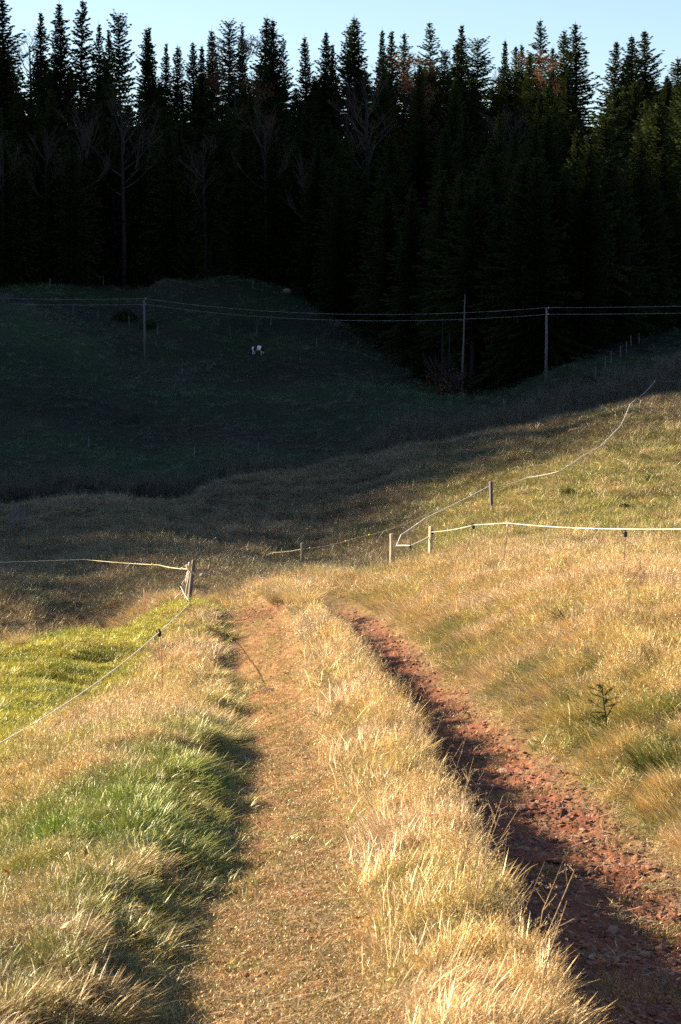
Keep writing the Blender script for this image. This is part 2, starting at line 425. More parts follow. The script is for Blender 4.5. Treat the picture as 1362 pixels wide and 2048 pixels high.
def grass_tint(x, y, g, kind):
    """colour of the grass by species and withering, with some sun and shade put in"""
    n, n2, n3 = g['n'], g['n2'], g['n3']
    c = lerp3(np.broadcast_to(C_DRY, x.shape+(3,)), C_PINK, sst(-.1, .5, n2))
    c = lerp3(c, C_DRYD, sst(.05, .6, n)*.7)
    yg = np.clip(sst(-.05, .45, -n2+.4*n3)*(.5*g['bank']+.3*g['ridge']+.5*g['verge']), 0, 1)
    c = lerp3(c, C_YGRN, yg)
    c = lerp3(c, C_GRN, np.clip(g['gb'], 0, 1)*.75)
    c = lerp3(c, C_LUSH, g['lush'])
    nearleft = g['verge']*np.clip(sst(-.3, .35, n+.4*n3)*(1-sst(18, 24, y))*.75, 0, 1)
    c = lerp3(c, C_GRN*1.15, nearleft*(1-g['lush']))
    c = lerp3(c, A3(.20, .145, .06), g['verge']*(1-sst(11, 14.5, y+.5*n))*.65)
    mc = lerp3(lerp3(np.broadcast_to(C_YGRN*A3(1.3, 1.2, .8), x.shape+(3,)), C_GRN*A3(1.6, 1.35, 1.0), sst(-.15, .45, n+.4*n3)), C_ORG, sst(.15, .5, n2+.35*n3)*sst(30, 42, y))
    c = lerp3(c, mc, g['meadow'])
    # the spur beyond: withered brown grass, colour darkened to suit its shade, greener in places
    s1 = lerp3(np.broadcast_to(A3(.17, .13, .07), x.shape+(3,)), A3(.085, .10, .035), sst(-.1, .4, n2+.3*n))
    s1 = lerp3(s1, A3(.26, .20, .11), sst(.1, .5, fbm(x, y, .12, 3)))
    hi = sst(50, 60, y)*sst(-.5, .8, (x-2.5-.04*(y-60)))*(1-sst(85, 120, y))       # yellow-green pasture above the near fence
    s1 = lerp3(s1, lerp3(np.broadcast_to(C_YGRN*.95, x.shape+(3,)), C_DRY*.9, sst(-.2, .4, n)), hi*.8)
    s1 = s1*(1+.55*perlin(x*.22+2, y*.6)+.25*perlin(x*.9, y*2.1))[..., None]
    c = lerp3(c, s1, sst(50, 62, y))
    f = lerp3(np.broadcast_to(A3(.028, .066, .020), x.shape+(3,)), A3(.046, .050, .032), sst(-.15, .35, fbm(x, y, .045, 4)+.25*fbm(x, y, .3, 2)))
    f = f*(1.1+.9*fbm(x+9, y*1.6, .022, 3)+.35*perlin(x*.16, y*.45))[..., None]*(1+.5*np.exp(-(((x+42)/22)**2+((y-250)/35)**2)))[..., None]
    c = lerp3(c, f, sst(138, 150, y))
    return c*(.90-.14*sst(60, 100, y))[..., None]  # near grass lightened for sunlight, spur and far meadow left darker
def ground_tint(x, y):
    g = cover(x, y)
    c = grass_tint(x, y, g, 0)*A3(.40, .35, .30)  # ground darkened to paint the shade beneath the grass
    n, n2, n3 = g['n'], g['n2'], g['n3']
    tr = lerp3(np.broadcast_to(A3(.24, .145, .08), x.shape+(3,)), A3(.13, .125, .04), sst(-.1, .5, n3+.3*n))
    tr = lerp3(tr, A3(.15, .12, .125), sst(.0, .4, fbm(x, y*.6, 1.9, 3))*.6*(1-sst(.1, .45, x-edges(y)[0])))  # violet-grey shade of the verge painted along the track's left edge
    tr = tr*(1+.5*fbm(x, y*.8, 4.2, 3))[..., None]
    c = lerp3(c, tr*A3(.95, .80, .68), g['track'])
    rd = lerp3(np.broadcast_to(C_RED, x.shape+(3,)), A3(.25, .095, .055), sst(-.2, .4, fbm(x, y, 3.1, 3)))
    rd = lerp3(rd, A3(.13, .055, .035), sst(.1, .5, fbm(x+5, y, 1.7, 3)))
    e3, e4 = edges(y)[2:]
    rd = lerp3(rd, C_BRN*1.1, sst(e4-.45, e4, x+.2*n3)*.6)
    c = lerp3(c, rd*.82, g['rut'])
    return c, g
# ---------------------------------------------------------------- forest edge
FX = [-400, -75, -45, -28, -8, 3, 8, 12, 16, 24, 34, 45, 60, 100, 400]
FY = [300, 325, 338, 343, 338, 318, 290, 258, 246, 238, 247, 262, 275, 300, 380]
def forest_edge(x): return np.interp(x, FX, FY)
# ---------------------------------------------------------------- the land as one continuous fan grid, cut into its covers
def fan():
    inner = np.linspace(-.185, .185, 480)
    s = .185*np.exp(np.linspace(0, math.log(22), 42))[1:]
    cs = np.concatenate([-s[::-1], inner, s])
    ya = np.linspace(-60, 6, 22)[:-1]
    a = np.exp(np.linspace(math.log(6), math.log(50), 430))
    b = np.exp(np.linspace(math.log(50), math.log(140), 110))[1:]
    c_ = np.exp(np.linspace(math.log(140), math.log(900), 120))[1:]
    ys = np.concatenate([ya, a, b, c_])
    Y = np.repeat(ys[:, None], len(cs), 1)
    X = cs[None]*np.maximum(Y, 14)
    return X, Y
GX, GY = fan()
GZ = height(GX, GY)
nr, nc = GX.shape
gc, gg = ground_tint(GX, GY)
fy = forest_edge(GX)
mt_d = GX*_ca-GY*_sa
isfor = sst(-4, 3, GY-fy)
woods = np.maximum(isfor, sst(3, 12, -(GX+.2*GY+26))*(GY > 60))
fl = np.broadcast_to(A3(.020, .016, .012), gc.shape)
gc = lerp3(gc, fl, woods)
# faces by cover
idx = np.arange(nr*nc).reshape(nr, nc)
F = np.stack([idx[:-1, :-1], idx[:-1, 1:], idx[1:, 1:], idx[1:, :-1]], -1).reshape(-1, 4)
fx = GX.ravel()[F].mean(1); fyy = GY.ravel()[F].mean(1)
e1, e2, e3, e4 = edges(fyy)
inpath = (fx > e1) & (fx < e4+.1) & (fyy < 46) & (fyy > -40)
infor = fyy > forest_edge(fx)
far = (fyy > 141)
cls = np.where(infor, 3, np.where(far, 2, np.where(inpath, 1, 0)))
V = np.stack([GX.ravel(), GY.ravel(), GZ.ravel()], 1)
def sheet(name, k, mat):
    f = F[cls == k]; u, inv = np.unique(f, return_inverse=True); f = inv.reshape(-1, 4)
    me = bpy.data.meshes.new(name)
    me.vertices.add(len(u)); me.vertices.foreach_set('co', V[u].ravel().astype(np.float32))
    me.loops.add(f.size); me.loops.foreach_set('vertex_index', f.ravel().astype(np.int32))
    me.polygons.add(len(f)); me.polygons.foreach_set('loop_start', np.arange(0, f.size, 4, dtype=np.int32))
    me.update(calc_edges=True); me.validate()
    a = me.color_attributes.new('gcol', 'FLOAT_COLOR', 'POINT')
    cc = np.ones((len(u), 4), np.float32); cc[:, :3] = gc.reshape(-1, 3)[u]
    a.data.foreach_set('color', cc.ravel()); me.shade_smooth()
    o = link(name, me, mat); tag(o, kind='structure'); return o
ground = sheet('ground', 0, M_near)
path = sheet('path', 1, M_path)
far_meadow = sheet('meadow', 2, M_far)
hill = sheet('hill', 3, M_floor)

# ---------------------------------------------------------------- grass prototypes
rnd = random.Random(11)
def unif(a, b): return rnd.uniform(a, b)
def proto(fn, n, name):
    col = bpy.data.collections.new(name)
    for i in range(n):
        mb = MB(); fn(mb, i); me = mb.mesh(name); me.materials.append(M_grass)
        col.objects.link(bpy.data.objects.new('%s_%02d' % (name, i), me))
    return col
def panicle(mb, p, az, h, n=9, s=.05, wd=.0022):
    for k in range(n):
        q = (p[0]+unif(-.004, .004), p[1]+unif(-.004, .004), p[2]-h*k/n)
        mb.blade(q, unif(0, 6.28), unif(.5, 1.2), s*unif(.5, 1.1)*(1-.4*(1-k/n)), wd, unif(-.3, .4), 2)
def tall_dry(mb, i):
    for k in range(34):
        r = .13*math.sqrt(rnd.random()); a = unif(0, 6.28)
        mb.blade((r*math.cos(a), r*math.sin(a), -.02), unif(0, 6.28), unif(.02, .35), unif(.14, .36), unif(.0035, .0065), unif(.1, 1.5), 3, 0, unif(0, 3.14))
    for k in range(9):
        r = .11*math.sqrt(rnd.random()); a = unif(0, 6.28); az = unif(0, 6.28)
        q = mb.blade((r*math.cos(a), r*math.sin(a), -.02), az, unif(.02, .3), unif(.30, .50), .0036, unif(.05, .5), 3, 0, unif(0, 3.14))
        panicle(mb, q, az, .10, 8, .05, .0036)
def mid_dry(mb, i):
    for k in range(40):
        r = .14*math.sqrt(rnd.random()); a = unif(0, 6.28)
        mb.blade((r*math.cos(a), r*math.sin(a), -.02), unif(0, 6.28), unif(.05, .7), unif(.08, .24), unif(.0035, .007), unif(.1, 1.8), 3, 0, unif(0, 3.14))
    for k in range(5):
        a = unif(0, 6.28); q0 = (unif(-.1, .1), unif(-.1, .1), unif(.03, .12)); mb.blade(q0, a, unif(1.2, 1.75), unif(.1, .26), .0045, unif(-.5, .5), 3, 0, unif(0, 3.14))
    for k in range(3):
        az = unif(0, 6.28); q = mb.blade((unif(-.08, .08), unif(-.08, .08), 0), az, unif(.02, .4), unif(.2, .32), .0034, unif(.05, .5), 3, 0, unif(0, 3.14))
        panicle(mb, q, az, .07, 6, .035, .0034)
def green_mid(mb, i):
    for k in range(42):
        r = .13*math.sqrt(rnd.random()); a = unif(0, 6.28)
        mb.blade((r*math.cos(a), r*math.sin(a), -.02), a+unif(-1, 1), unif(.03, .5), unif(.10, .26), unif(.005, .009), unif(.2, 1.7), 4, 0, unif(0, 3.14))
def turf(mb, i):
    for k in range(55):
        r = .15*math.sqrt(rnd.random()); a = unif(0, 6.28)
        mb.blade((r*math.cos(a), r*math.sin(a), -.006), unif(0, 6.28), unif(.1, 1.0), unif(.018, .055), unif(.003, .006), unif(.1, 1.4), 2, 0, unif(0, 3.14))
def lodged(mb, i):
    for k in range(46):      # long grass laid over towards +x
        r = .16*math.sqrt(rnd.random()); a = unif(0, 6.28)
        mb.blade((r*math.cos(a), r*math.sin(a), -.02), unif(-.7, .7), unif(.5, 1.15), unif(.16, .40), unif(.004, .0075), unif(.2, .9), 4, 0, unif(0, 3.14))
def litter(mb, i):
    for k in range(26):
        r = .17*math.sqrt(rnd.random()); a = unif(0, 6.28)
        mb.blade((r*math.cos(a), r*math.sin(a), unif(.002, .012)), unif(0, 6.28), unif(1.3, 1.56), unif(.03, .14), unif(.0035, .0065), unif(-.2, .2), 2)
P_tall = proto(tall_dry, 6, 'tall_tuft'); P_mid = proto(mid_dry, 6, 'mid_tuft'); P_green = proto(green_mid, 6, 'green_tuft')
P_turf = proto(turf, 5, 'turf_tuft'); P_lodged = proto(lodged, 6, 'lodged_tuft'); P_litter = proto(litter, 5, 'straw_scatter')

def instancer(name, col, P, rot, scl, tint, ni, label, cat):
    n = len(P)
    me = bpy.data.meshes.new(name); me.vertices.add(n); me.vertices.foreach_set('co', P.astype(np.float32).ravel())
    def att(nm, ty, arr, key):
        a = me.attributes.new(nm, ty, 'POINT'); a.data.foreach_set(key, np.ascontiguousarray(arr).ravel())
    att('rot', 'FLOAT_VECTOR', rot.astype(np.float32), 'vector')
    att('scl', 'FLOAT_VECTOR', scl.astype(np.float32), 'vector')
    att('pick', 'INT', np.random.randint(0, ni, n).astype(np.int32), 'value')
    if tint is not None:
        t4 = np.ones((n, 4), np.float32); t4[:, :3] = tint; att('tint', 'FLOAT_COLOR', t4, 'color')
    me.update()
    o = link(name, me); tag(o, label, cat, kind='stuff')
    ng = bpy.data.node_groups.new(name, 'GeometryNodeTree')
    ng.interface.new_socket('Geometry', in_out='INPUT', socket_type='NodeSocketGeometry')
    ng.interface.new_socket('Geometry', in_out='OUTPUT', socket_type='NodeSocketGeometry')
    N = ng.nodes; L = ng.links
    gi = N.new('NodeGroupInput'); go = N.new('NodeGroupOutput'); ip = N.new('GeometryNodeInstanceOnPoints')
    ci = N.new('GeometryNodeCollectionInfo'); ci.inputs[0].default_value = col; ci.inputs[1].default_value = True; ci.inputs[2].default_value = True
    def na(nm, ty):
        k = N.new('GeometryNodeInputNamedAttribute'); k.data_type = ty; k.inputs[0].default_value = nm; return k.outputs[0]
    e2r = N.new('FunctionNodeEulerToRotation')
    L.new(gi.outputs[0], ip.inputs['Points']); L.new(ci.outputs[0], ip.inputs['Instance']); ip.inputs['Pick Instance'].default_value = True
    L.new(na('pick', 'INT'), ip.inputs['Instance Index']); L.new(na('rot', 'FLOAT_VECTOR'), e2r.inputs[0]); L.new(e2r.outputs[0], ip.inputs['Rotation'])
    L.new(na('scl', 'FLOAT_VECTOR'), ip.inputs['Scale']); L.new(ip.outputs[0], go.inputs[0])
    md = o.modifiers.new('scatter', 'NODES'); md.node_group = ng
    return o
RS = np.random.RandomState(21)
def scatter(n, y0, y1, c0, c1, power=1.0):
    """random points in the fan between two distances; n points, density per square metre uniform when power = 1"""
    u = RS.rand(n)
    y = np.sqrt(y0*y0+u*(y1*y1-y0*y0)) if power == 1.0 else y0*(y1/y0)**u
    x = (c0+RS.rand(n)*(c1-c0))*y
    return x, y
def clump(x, y):
    k = perlin(x*2.7+3, y*2.0)+.55*perlin(x*6.1, y*5.2+9)
    kf = perlin(x*.7, y*1.1+4)+.5*perlin(x*1.9, y*2.3)
    k = k*(1-sst(38, 60, y))+kf*sst(38, 60, y)
    return sst(-.5, .55, k)
def grow(name, col, ni, x, y, prob, hs, ws, label, cat='grass', lean=None, tint_f=None, tiltr=.15, sink=0.0):
    cl = clump(x, y); flat = name in ('short_turf', 'loose_straw')
    if not flat: prob = prob*(.25+.9*cl); hs = hs*(.38+1.0*cl)
    keep = RS.rand(len(x)) < prob
    cl = cl[keep]; x, y = x[keep], y[keep]; hs = hs[keep]; ws = ws[keep]
    z = height(x, y)-sink
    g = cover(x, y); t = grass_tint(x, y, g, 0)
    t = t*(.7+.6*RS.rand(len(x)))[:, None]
    if not flat: t = t*(.62+.5*cl)[:, None]  # low growth tinted darker, painting shade between the clumps
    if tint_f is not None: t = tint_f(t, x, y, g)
    rot = np.stack([RS.randn(len(x))*tiltr, RS.randn(len(x))*tiltr, RS.rand(len(x))*6.28], 1)
    if lean is not None:
        rot[:, 2] = lean(x, y)+RS.randn(len(x))*.55; rot[:, :2] *= .5
    s = np.stack([ws, ws, hs], 1)
    return instancer(name, col, np.stack([x, y, z], 1), rot, s, t, ni, label, cat)
EDGE = .205
def near_pts(n, y0, y1, c0=-EDGE, c1=EDGE): return scatter(n, y0, y1, c0, c1)
# tall blond grass: the ridge, the verge, the right bank
x, y = scatter(150000, 8, 58, -EDGE, EDGE, 2)
g = cover(x, y); e1, e2, e3, e4 = edges(y)
dens = np.minimum(1, y/58*1.0)       # log-spaced samples are denser close by
wgt = (.95*g['ridge']*(1-.6*sst(e3-.22, e3-.12, x))*sst(e2+.1, e2+.6, x)+.42*g['verge']*(1-.9*(1-sst(14, 19, y)))*(1-sst(e1-.75, e1-.3, x))*(1-g['lush'])*(1-.5*sst(-.1, .4, g['n']))+.5*g['bank']*(1-.8*g['gb'])*sst(e4, e4+.5, x)*(.35+.65*sst(-.4, .2, g['n2'])))*(1-.9*brow(x, y))
hs = (.22+.42*g['ridge']*sst(e2+.25, e3-.1, x)+.30*g['bank']*sst(e4, e4+1, x)+.30*g['verge']*(1-sst(e1-.9, e1-.4, x)))*(.75+.5*RS.rand(len(x)))*(1+.25*g['n'])
ws = (.8+.3*RS.rand(len(x)))*np.interp(y, [8, 14, 20, 58], [.55, .7, .95, 1.6])
hs = hs*np.where(x < e1, np.interp(y, [8, 14, 20], [.45, .55, .95]), np.interp(y, [8, 14, 20], [.68, .85, 1]))
hs = hs*np.interp(y, [8, 58], [1, 1.15])
grow('tall_dry_grass', P_tall, 6, x, y, wgt*.5*np.interp(y, [8, 20, 58], [.6, 1, .9]), hs, ws, 'tall blond withered grass with fine seed heads along the track', tiltr=.27)
# mid-height mixed grass everywhere off the wheel tracks
x, y = scatter(210000, 8, 70, -EDGE, EDGE, 2)
g = cover(x, y); e1, e2, e3, e4 = edges(y)
wgt = .75*g['ridge']*sst(e2-.1, e2+.5, x)+.7*g['verge']*(1-sst(e1-.5, e1, x))+.75*g['bank']+.15*g['meadow']+.9*sst(46, 50, y)*(1-g['bank'])
wgt = wgt*(1-g['track'])*(1-g['rut'])*(1-.85*brow(x, y))
hs = (.20+.25*g['ridge']*sst(e2, e3-.2, x)+.5*g['bank']*sst(e4-.1, e4+1.1, x)+.4*g['verge']*np.interp(y, [12, 20], [.6, 1])*(1-sst(e1-np.interp(y, [18, 28], [.8, .3]), e1-np.interp(y, [18, 28], [.2, .0]), x))+.2*sst(46, 50, y))*(.6+.7*RS.rand(len(x))); ws = (.9+.3*RS.rand(len(x)))*np.interp(y, [8, 14, 20, 70], [.6, .75, 1, 1.9])
hs = hs*np.interp(y, [8, 60], [1, 1.2])
grow('withered_meadow_grass', P_mid, 6, x, y, wgt*.62, hs, ws, 'knee-low withered brown and yellow grass on the banks and ridge', tiltr=.3)
# green grass: foreground verge, edge of the left track, patches on the bank
x, y = scatter(130000, 8, 60, -EDGE, EDGE, 2)
g = cover(x, y); e1, e2, e3, e4 = edges(y)
wgt = 1.2*g['lush']+.45*g['verge']*sst(-.2, .4, g['n']+.3*g['n3'])+.7*g['gb']*g['bank']+.25*g['meadow']+.35*np.exp(-((x-e1)/.25)**2)*(y < 44)+.08*g['ridge']
hs = (.45+.25*g['lush']-.2*g['meadow'])*(1-.5*sst(e1-.7, e1, x)*(x < e2)*(1-.6*sst(20, 28, y)))*(.7+.55*RS.rand(len(x))); ws = (.85+.3*RS.rand(len(x)))*np.interp(y, [8, 14, 20, 60], [.65, .8, 1, 1.7])
def greener(t, x, y, g):
    k = (.45+.4*RS.rand(len(x)))*(1-g['meadow'])
    return lerp3(t, C_GRN*1.2, k)
grow('green_grass', P_green, 6, x, y, np.clip(wgt, 0, 1)*.6*(1-g['track']*.9)*(1-g['rut']*.95), hs, ws, 'fresh green grass in clumps on the left verge and bank', tint_f=greener, tiltr=.25)
# long grass laid over, mostly downhill on the right bank
x, y = scatter(120000, 8, 60, -EDGE, EDGE, 2)
g = cover(x, y); e1, e2, e3, e4 = edges(y)
wgt = .8*g['bank']*sst(e4, e4+.5, x)*(1-sst(e4+4, e4+9, x))+.12*np.exp(-((x-e1+.3)/.2)**2)*(y < 44)+.18*g['ridge']+.2*g['verge']
hs = (.5+.4*RS.rand(len(x)))*np.where(x < e1, .65, 1); ws = (.85+.3*RS.rand(len(x)))*np.interp(y, [8, 14, 20, 60], [.6, .75, 1, 1.6])
grow('matted_grass', P_lodged, 6, x, y, np.clip(wgt, 0, 1)*.6*(1-g['track'])*(1-g['rut']), hs, ws, 'long grass combed flat downhill on the right bank',
     lean=lambda x, y: np.where(x > edges(y)[3]-.1, 3.3, np.where(x < edges(y)[0]+.2, -.2+2.5*RS.randn(len(x))*(x < edges(y)[0]-.1), 1.2+3*fbm(x, y, .6, 2))))
# short turf: the left track, the left meadow, crumbs of green in the rut
x, y = scatter(190000, 8, 56, -EDGE, EDGE, 2)
g = cover(x, y); e1, e2, e3, e4 = edges(y)
wgt = (.42+.6*fbm(x, y, 1.6, 3))*g['track']+1.0*g['meadow']+.10*g['rut']*sst(.1, .3, fbm(x, y, 1.1, 3))+.35*g['ridge']
hs = (.75-.35*g['track']+.9*g['meadow'])*(.6+.8*RS.rand(len(x))); ws = (.8+.4*RS.rand(len(x)))*np.interp(y, [8, 20, 56], [.8, 1.0, 1.7])
def turft(t, x, y, g):
    a = lerp3(np.broadcast_to(A3(.12, .115, .026), t.shape), A3(.30, .19, .08), (RS.rand(len(x)) < .60)*1.0)
    return lerp3(t, a, np.clip(g['track']+g['rut'], 0, 1))
grow('short_turf', P_turf, 5, x, y, np.clip(wgt, 0, 1)*.8, hs, ws, 'short cropped turf on the left wheel track and the left meadow', tint_f=turft, tiltr=.12)
# straw lying about
x, y = scatter(60000, 8, 46, -.19, EDGE, 2)
g = cover(x, y); e1, e2, e3, e4 = edges(y)
wgt = .24*g['track']*sst(e1+.3, e2, x)+.05*g['track']+.5*g['ridge']+.12*g['rut']*sst(e3+.5, e4, x)+.55*np.exp(-((x-e4-.1)/.3)**2)+.35*g['bank']
def strawt(t, x, y, g): return np.broadcast_to(A3(.52, .40, .22), t.shape)*.62*(.7+.5*RS.rand(len(x)))[:, None]
one = np.ones(len(x))
grow('loose_straw', P_litter, 5, x, y, np.clip(wgt, 0, 1)*.32, one, one*np.interp(y, [8, 46], [.9, 1.5]), 'dry straw and dead stems scattered flat on the track', 'straw', tint_f=strawt, tiltr=.08)
# the spur beyond the brow: withered pasture up to its skyline
x, y = scatter(90000, 47, 142, -.24, .24, 1)
g = cover(x, y)
hs = np.interp(y, [47, 70, 110, 140], [.8, 1.0, 1.0, .7])*(.5+.9*RS.rand(len(x)))*(1+.5*fbm(x, y, .5, 2)); ws = np.interp(y, [47, 70, 140], [1.5, 2.0, 3.4])*(.8+.4*RS.rand(len(x)))
grow('pasture_grass', P_mid, 6, x, y, .95*one[0]*(.75+.5*g['n']), hs, ws, 'withered brown pasture grass over the rising spur beyond the track', tiltr=.3)
x, y = scatter(30000, 50, 140, -.24, .24, 1)
g = cover(x, y); hs = 1.3*(.5+.8*RS.rand(len(x))); ws = np.interp(y, [47, 140], [1.8, 3.4])
grow('combed_pasture_grass', P_lodged, 6, x, y, .7+.5*g['n'], hs*np.interp(y, [50, 100, 140], [.8, .6, .4]), ws, 'bleached grass lying over on the spur beyond the track',
     lean=lambda x, y: 3.6+1.5*fbm(x, y, .1, 2))
# far meadow tussocks in the shade
x, y = scatter(34000, 145, 350, -.24, .24, 1)
g = cover(x, y); ok = y < forest_edge(x)+2
hs = 1.3*(.4+1.0*RS.rand(len(x)))*(1+.6*fbm(x, y, .15, 2)); ws = 4.0*(.7+.6*RS.rand(len(x)))
grow('shaded_tussocks', P_mid, 6, x, y, ok*(.55+.8*fbm(x, y, .07, 3)), hs, ws, 'dim tussocky grass over the shaded meadow hill', tiltr=.3)
# rank dark growth along the stream at the foot of the meadow hill
x, y = scatter(60000, 148, 215, -.22, .22, 1)
ys = np.interp(x, [-40, -25, -8, 6, 20, 34], [160, 163, 168, 180, 190, 200])
wb = np.exp(-((y-ys)/np.interp(x, [-40, 0, 20], [2.2, 3.0, 9.0]))**2)
def dark(t, x, y, g): return np.broadcast_to(A3(.045, .038, .022), t.shape)*(.6+.8*RS.rand(len(x)))[:, None]
grow('streamside_rushes', P_tall, 6, x, y, wb*(.6+.8*fbm(x, y, .25, 3)), 3.2*(.5+.8*RS.rand(len(x))), 3.0*(.7+.6*RS.rand(len(x))), 'dark rank rushes along the ditch below the meadow hill', 'rushes', tint_f=dark, tiltr=.2)
# ---------------------------------------------------------------- stones in the rut and gravel
def H(x, y): return float(height(np.array([x]), np.array([y]))[0])
import bmesh
def stone_mesh(seed, flat=.55):
    r = random.Random(seed); bm = bmesh.new(); bmesh.ops.create_icosphere(bm, subdivisions=1, radius=.5)
    for v in bm.verts:
        k = r.uniform(.72, 1.15); v.co = Vector((v.co.x*k*1.2, v.co.y*k*.9, v.co.z*k*flat))
    me = bpy.data.meshes.new('stone'); bm.to_mesh(me); bm.free(); return me
smesh = [stone_mesh(i, .35+.07*(i % 5)) for i in range(10)]
for i, m in enumerate(smesh): m.materials.append(M_stone if i % 4 else M_stone_g)
ns = 0; rs = random.Random(3)
def put_stone(x, y, s):
    o = bpy.data.objects.new('stone', smesh[rs.randrange(10)]); COL.objects.link(o); o.parent = path
    o.location = (x, y, H(x, y)+s*.05); o.scale = (s, s*rs.uniform(.7, 1), s*rs.uniform(.7, 1.1)); o.rotation_euler = (rs.uniform(-.3, .3), rs.uniform(-.3, .3), rs.uniform(0, 6.28))
for px, py, s in [(1150,1745,.13),(1178,1762,.10),(1165,1790,.17),(1128,1750,.08),(1190,1755,.07),(1172,1770,.07),(1100,1725,.16),(1075,1722,.20),(1050,1700,.10),(1045,1620,.16),
                  (1060,1630,.08),(1010,1545,.16),(1030,1535,.14),(1045,1548,.1),(985,1575,.1),(705,1252,.28),(668,1258,.12),(725,1258,.14),(540,1238,.12),(1250,1830,.10),
                  (1165,1660,.07),(1110,1665,.06),(1290,1910,.1),(1322,1900,.1),(1225,1865,.12),(1345,1925,.1),(1085,1660,.06),(445,1247,.12)]:
    p = hit(px, py)
    if p: put_stone(p[0], p[1], s)
while ns < 230:
    y = 8.5*(40/8.5)**rs.random(); e = [float(v) for v in edges(y)]
    x = e[2]+.15+(e[3]-e[2]+.15)*rs.random()**.8
    if rs.random() < (.9 if 15 < y < 30 else .45):
        put_stone(x, y, rs.uniform(.03, .06)*(1+.02*y)); ns += 1
pc = bpy.data.collections.new('pebble')
for i, m in enumerate(smesh[:6]): pc.objects.link(bpy.data.objects.new('pebble_%02d' % i, m))
x, y = scatter(90000, 8, 46, -.12, .2, 2); g = cover(x, y)
pr = g['rut']*(.35+.8*sst(-.2, .4, fbm(x, y, 1.4, 3)))+.10*g['track']
k = RS.rand(len(x)) < pr; x = x[k]; y = y[k]; z = height(x, y)
s = (.012+.045*RS.rand(len(x))**2.5)*np.interp(y, [8, 46], [1, 1.8])
instancer('gravel', pc, np.stack([x, y, z], 1), RS.rand(len(x), 3)*np.array([.6, .6, 6.28]), np.stack([s, s, s], 1), None, 6, 'broken red sandstone gravel lying in the bare rut', 'gravel')

# ---------------------------------------------------------------- posts, rods and electric rope
def at_top(px, py, D):
    x, y, z = pt(px, py, D); return x, y, z, H(x, y)
def wooden_post(px, py, D, wd, mat, label, lean=(0, 0), rnd_=False, base=None, h=None):
    x, y, z, g = at_top(px, py, D)
    t = empty('fence_post', (x-lean[0]*(z-g), y-lean[1]*(z-g), g)); tag(t, label, 'post')
    mb = MB(); L_ = z-g+.25
    if rnd_: mb.tube([(-lean[0]*.25, 0, -.25), (lean[0]*L_*.5+.008, 0, L_*.5), (lean[0]*(L_-.25), lean[1]*(L_-.25), L_-.25)], [wd*.55, wd*.52, wd*.48], 9)
    else: mb.box((0, 0, -.25), wd, wd*.8, L_, .5, lean, .96)
    link('shaft', mb.mesh('shaft', False), mat, t)
    mb = MB()
    if rnd_: mb.tube([(lean[0]*(L_-.25), lean[1]*(L_-.25), L_-.25), (lean[0]*(L_-.25), lean[1]*(L_-.25), L_-.225)], [wd*.48, wd*.38], 9)
    else: mb.box((lean[0]*L_, lean[1]*L_, L_-.25), wd*.9, wd*.7, .02, .5, (0, 0), .7)
    link('top', mb.mesh('top'), mat, t)
    return t
post_a = wooden_post(783, 1069, 59, .105, M_post_pale, 'pale round wooden post left of the rope corner on the bank', (.01, 0), True)
post_b = wooden_post(862, 1054, 57, .11, M_post_pale, 'squared post carrying the long rope, bright on its left face', (.02, 0))
post_c = wooden_post(982, 964, 80, .12, M_post_grey, 'dark grey wooden post standing highest on the sunlit slope', (-.03, 0))
post_d = wooden_post(604, 1087, 80, .12, M_post, 'brown wooden post beyond the brow of the track', (.02, 0), True)
post_e = wooden_post(385, 1121, 50, .09, M_post_grey, 'leaning grey squared post with faded gate handles tied to it', (.12, 0))
def insulator(t, z, mat=M_black, s=1.0, x=0, y=0):
    mb = MB(); mb.tube([(x, y, z-.05*s), (x, y, z-.035*s), (x, y, z+.02*s), (x, y, z+.035*s)], [.014*s, .026*s, .026*s, .012*s], 8)
    mb.tube([(x-.035*s, y, z), (x-.045*s, y, z+.03*s), (x-.02*s, y, z+.05*s), (x+.01*s, y, z+.045*s)], .008*s, 5)
    return link('insulator', mb.mesh('insulator', True), mat, t)
for t, hh in ((post_b, 1.0), (post_d, .8)):
    k = MB(); ins = insulator(t, H(t.location.x, t.location.y)*0+max(.3, hh-.15), M_yellow if t is post_d else M_black, 1.2, .07, -.03)
def rod(px, py, D, mat, label, lean=(0, 0), r=.007, ins=True, imat=None, isz=1.2):
    x, y, z, g = at_top(px, py, D); h = z-g
    t = empty('fence_rod', (x-lean[0]*h, y-lean[1]*h, g)); tag(t, label, 'fence rod', 'thin rods carrying the electric rope')
    mb = MB(); mb.tube([(-lean[0]*.2, 0, -.2), (lean[0]*h*.5+.01, 0, h*.5), (lean[0]*h, lean[1]*h, h)], r, 6); link('shaft', mb.mesh('shaft', True), mat, t)
    # the foot plate that is trodden in
    mb = MB(); mb.box((lean[0]*.1, 0, .02), .07, .012, .02, .4); link('foot_plate', mb.mesh('foot_plate'), mat, t)
    if ins:
        i_ = insulator(t, h-.03, imat or M_black, isz, lean[0]*h, lean[1]*h)
    return t
rod(319, 1262, 30, M_rod, 'orange rod with black insulator nearest the camera on the left', (-.04, 0), .0075, True, None, 1.15)
rod(380, 1202, 43, M_rod, 'orange rod with black insulator between two others at the bend of the left rope', (.0, 0), .009, True, None, 1.3)
rod(361, 1171, 46, M_rod, 'orange rod just left of the leaning grey post', (.02, 0), .009, True, None, 1.4)
rod(1251, 1064, 33, M_rod_dark, 'rusty rod at the right side under the long white rope', (.05, 0), .007, True, None, 1.15)
rod(1016, 1046, 44, M_rod_dark, 'rusty rod at the highest kink of the long white rope', (.11, 0), .009, True, M_rope, 1.2)
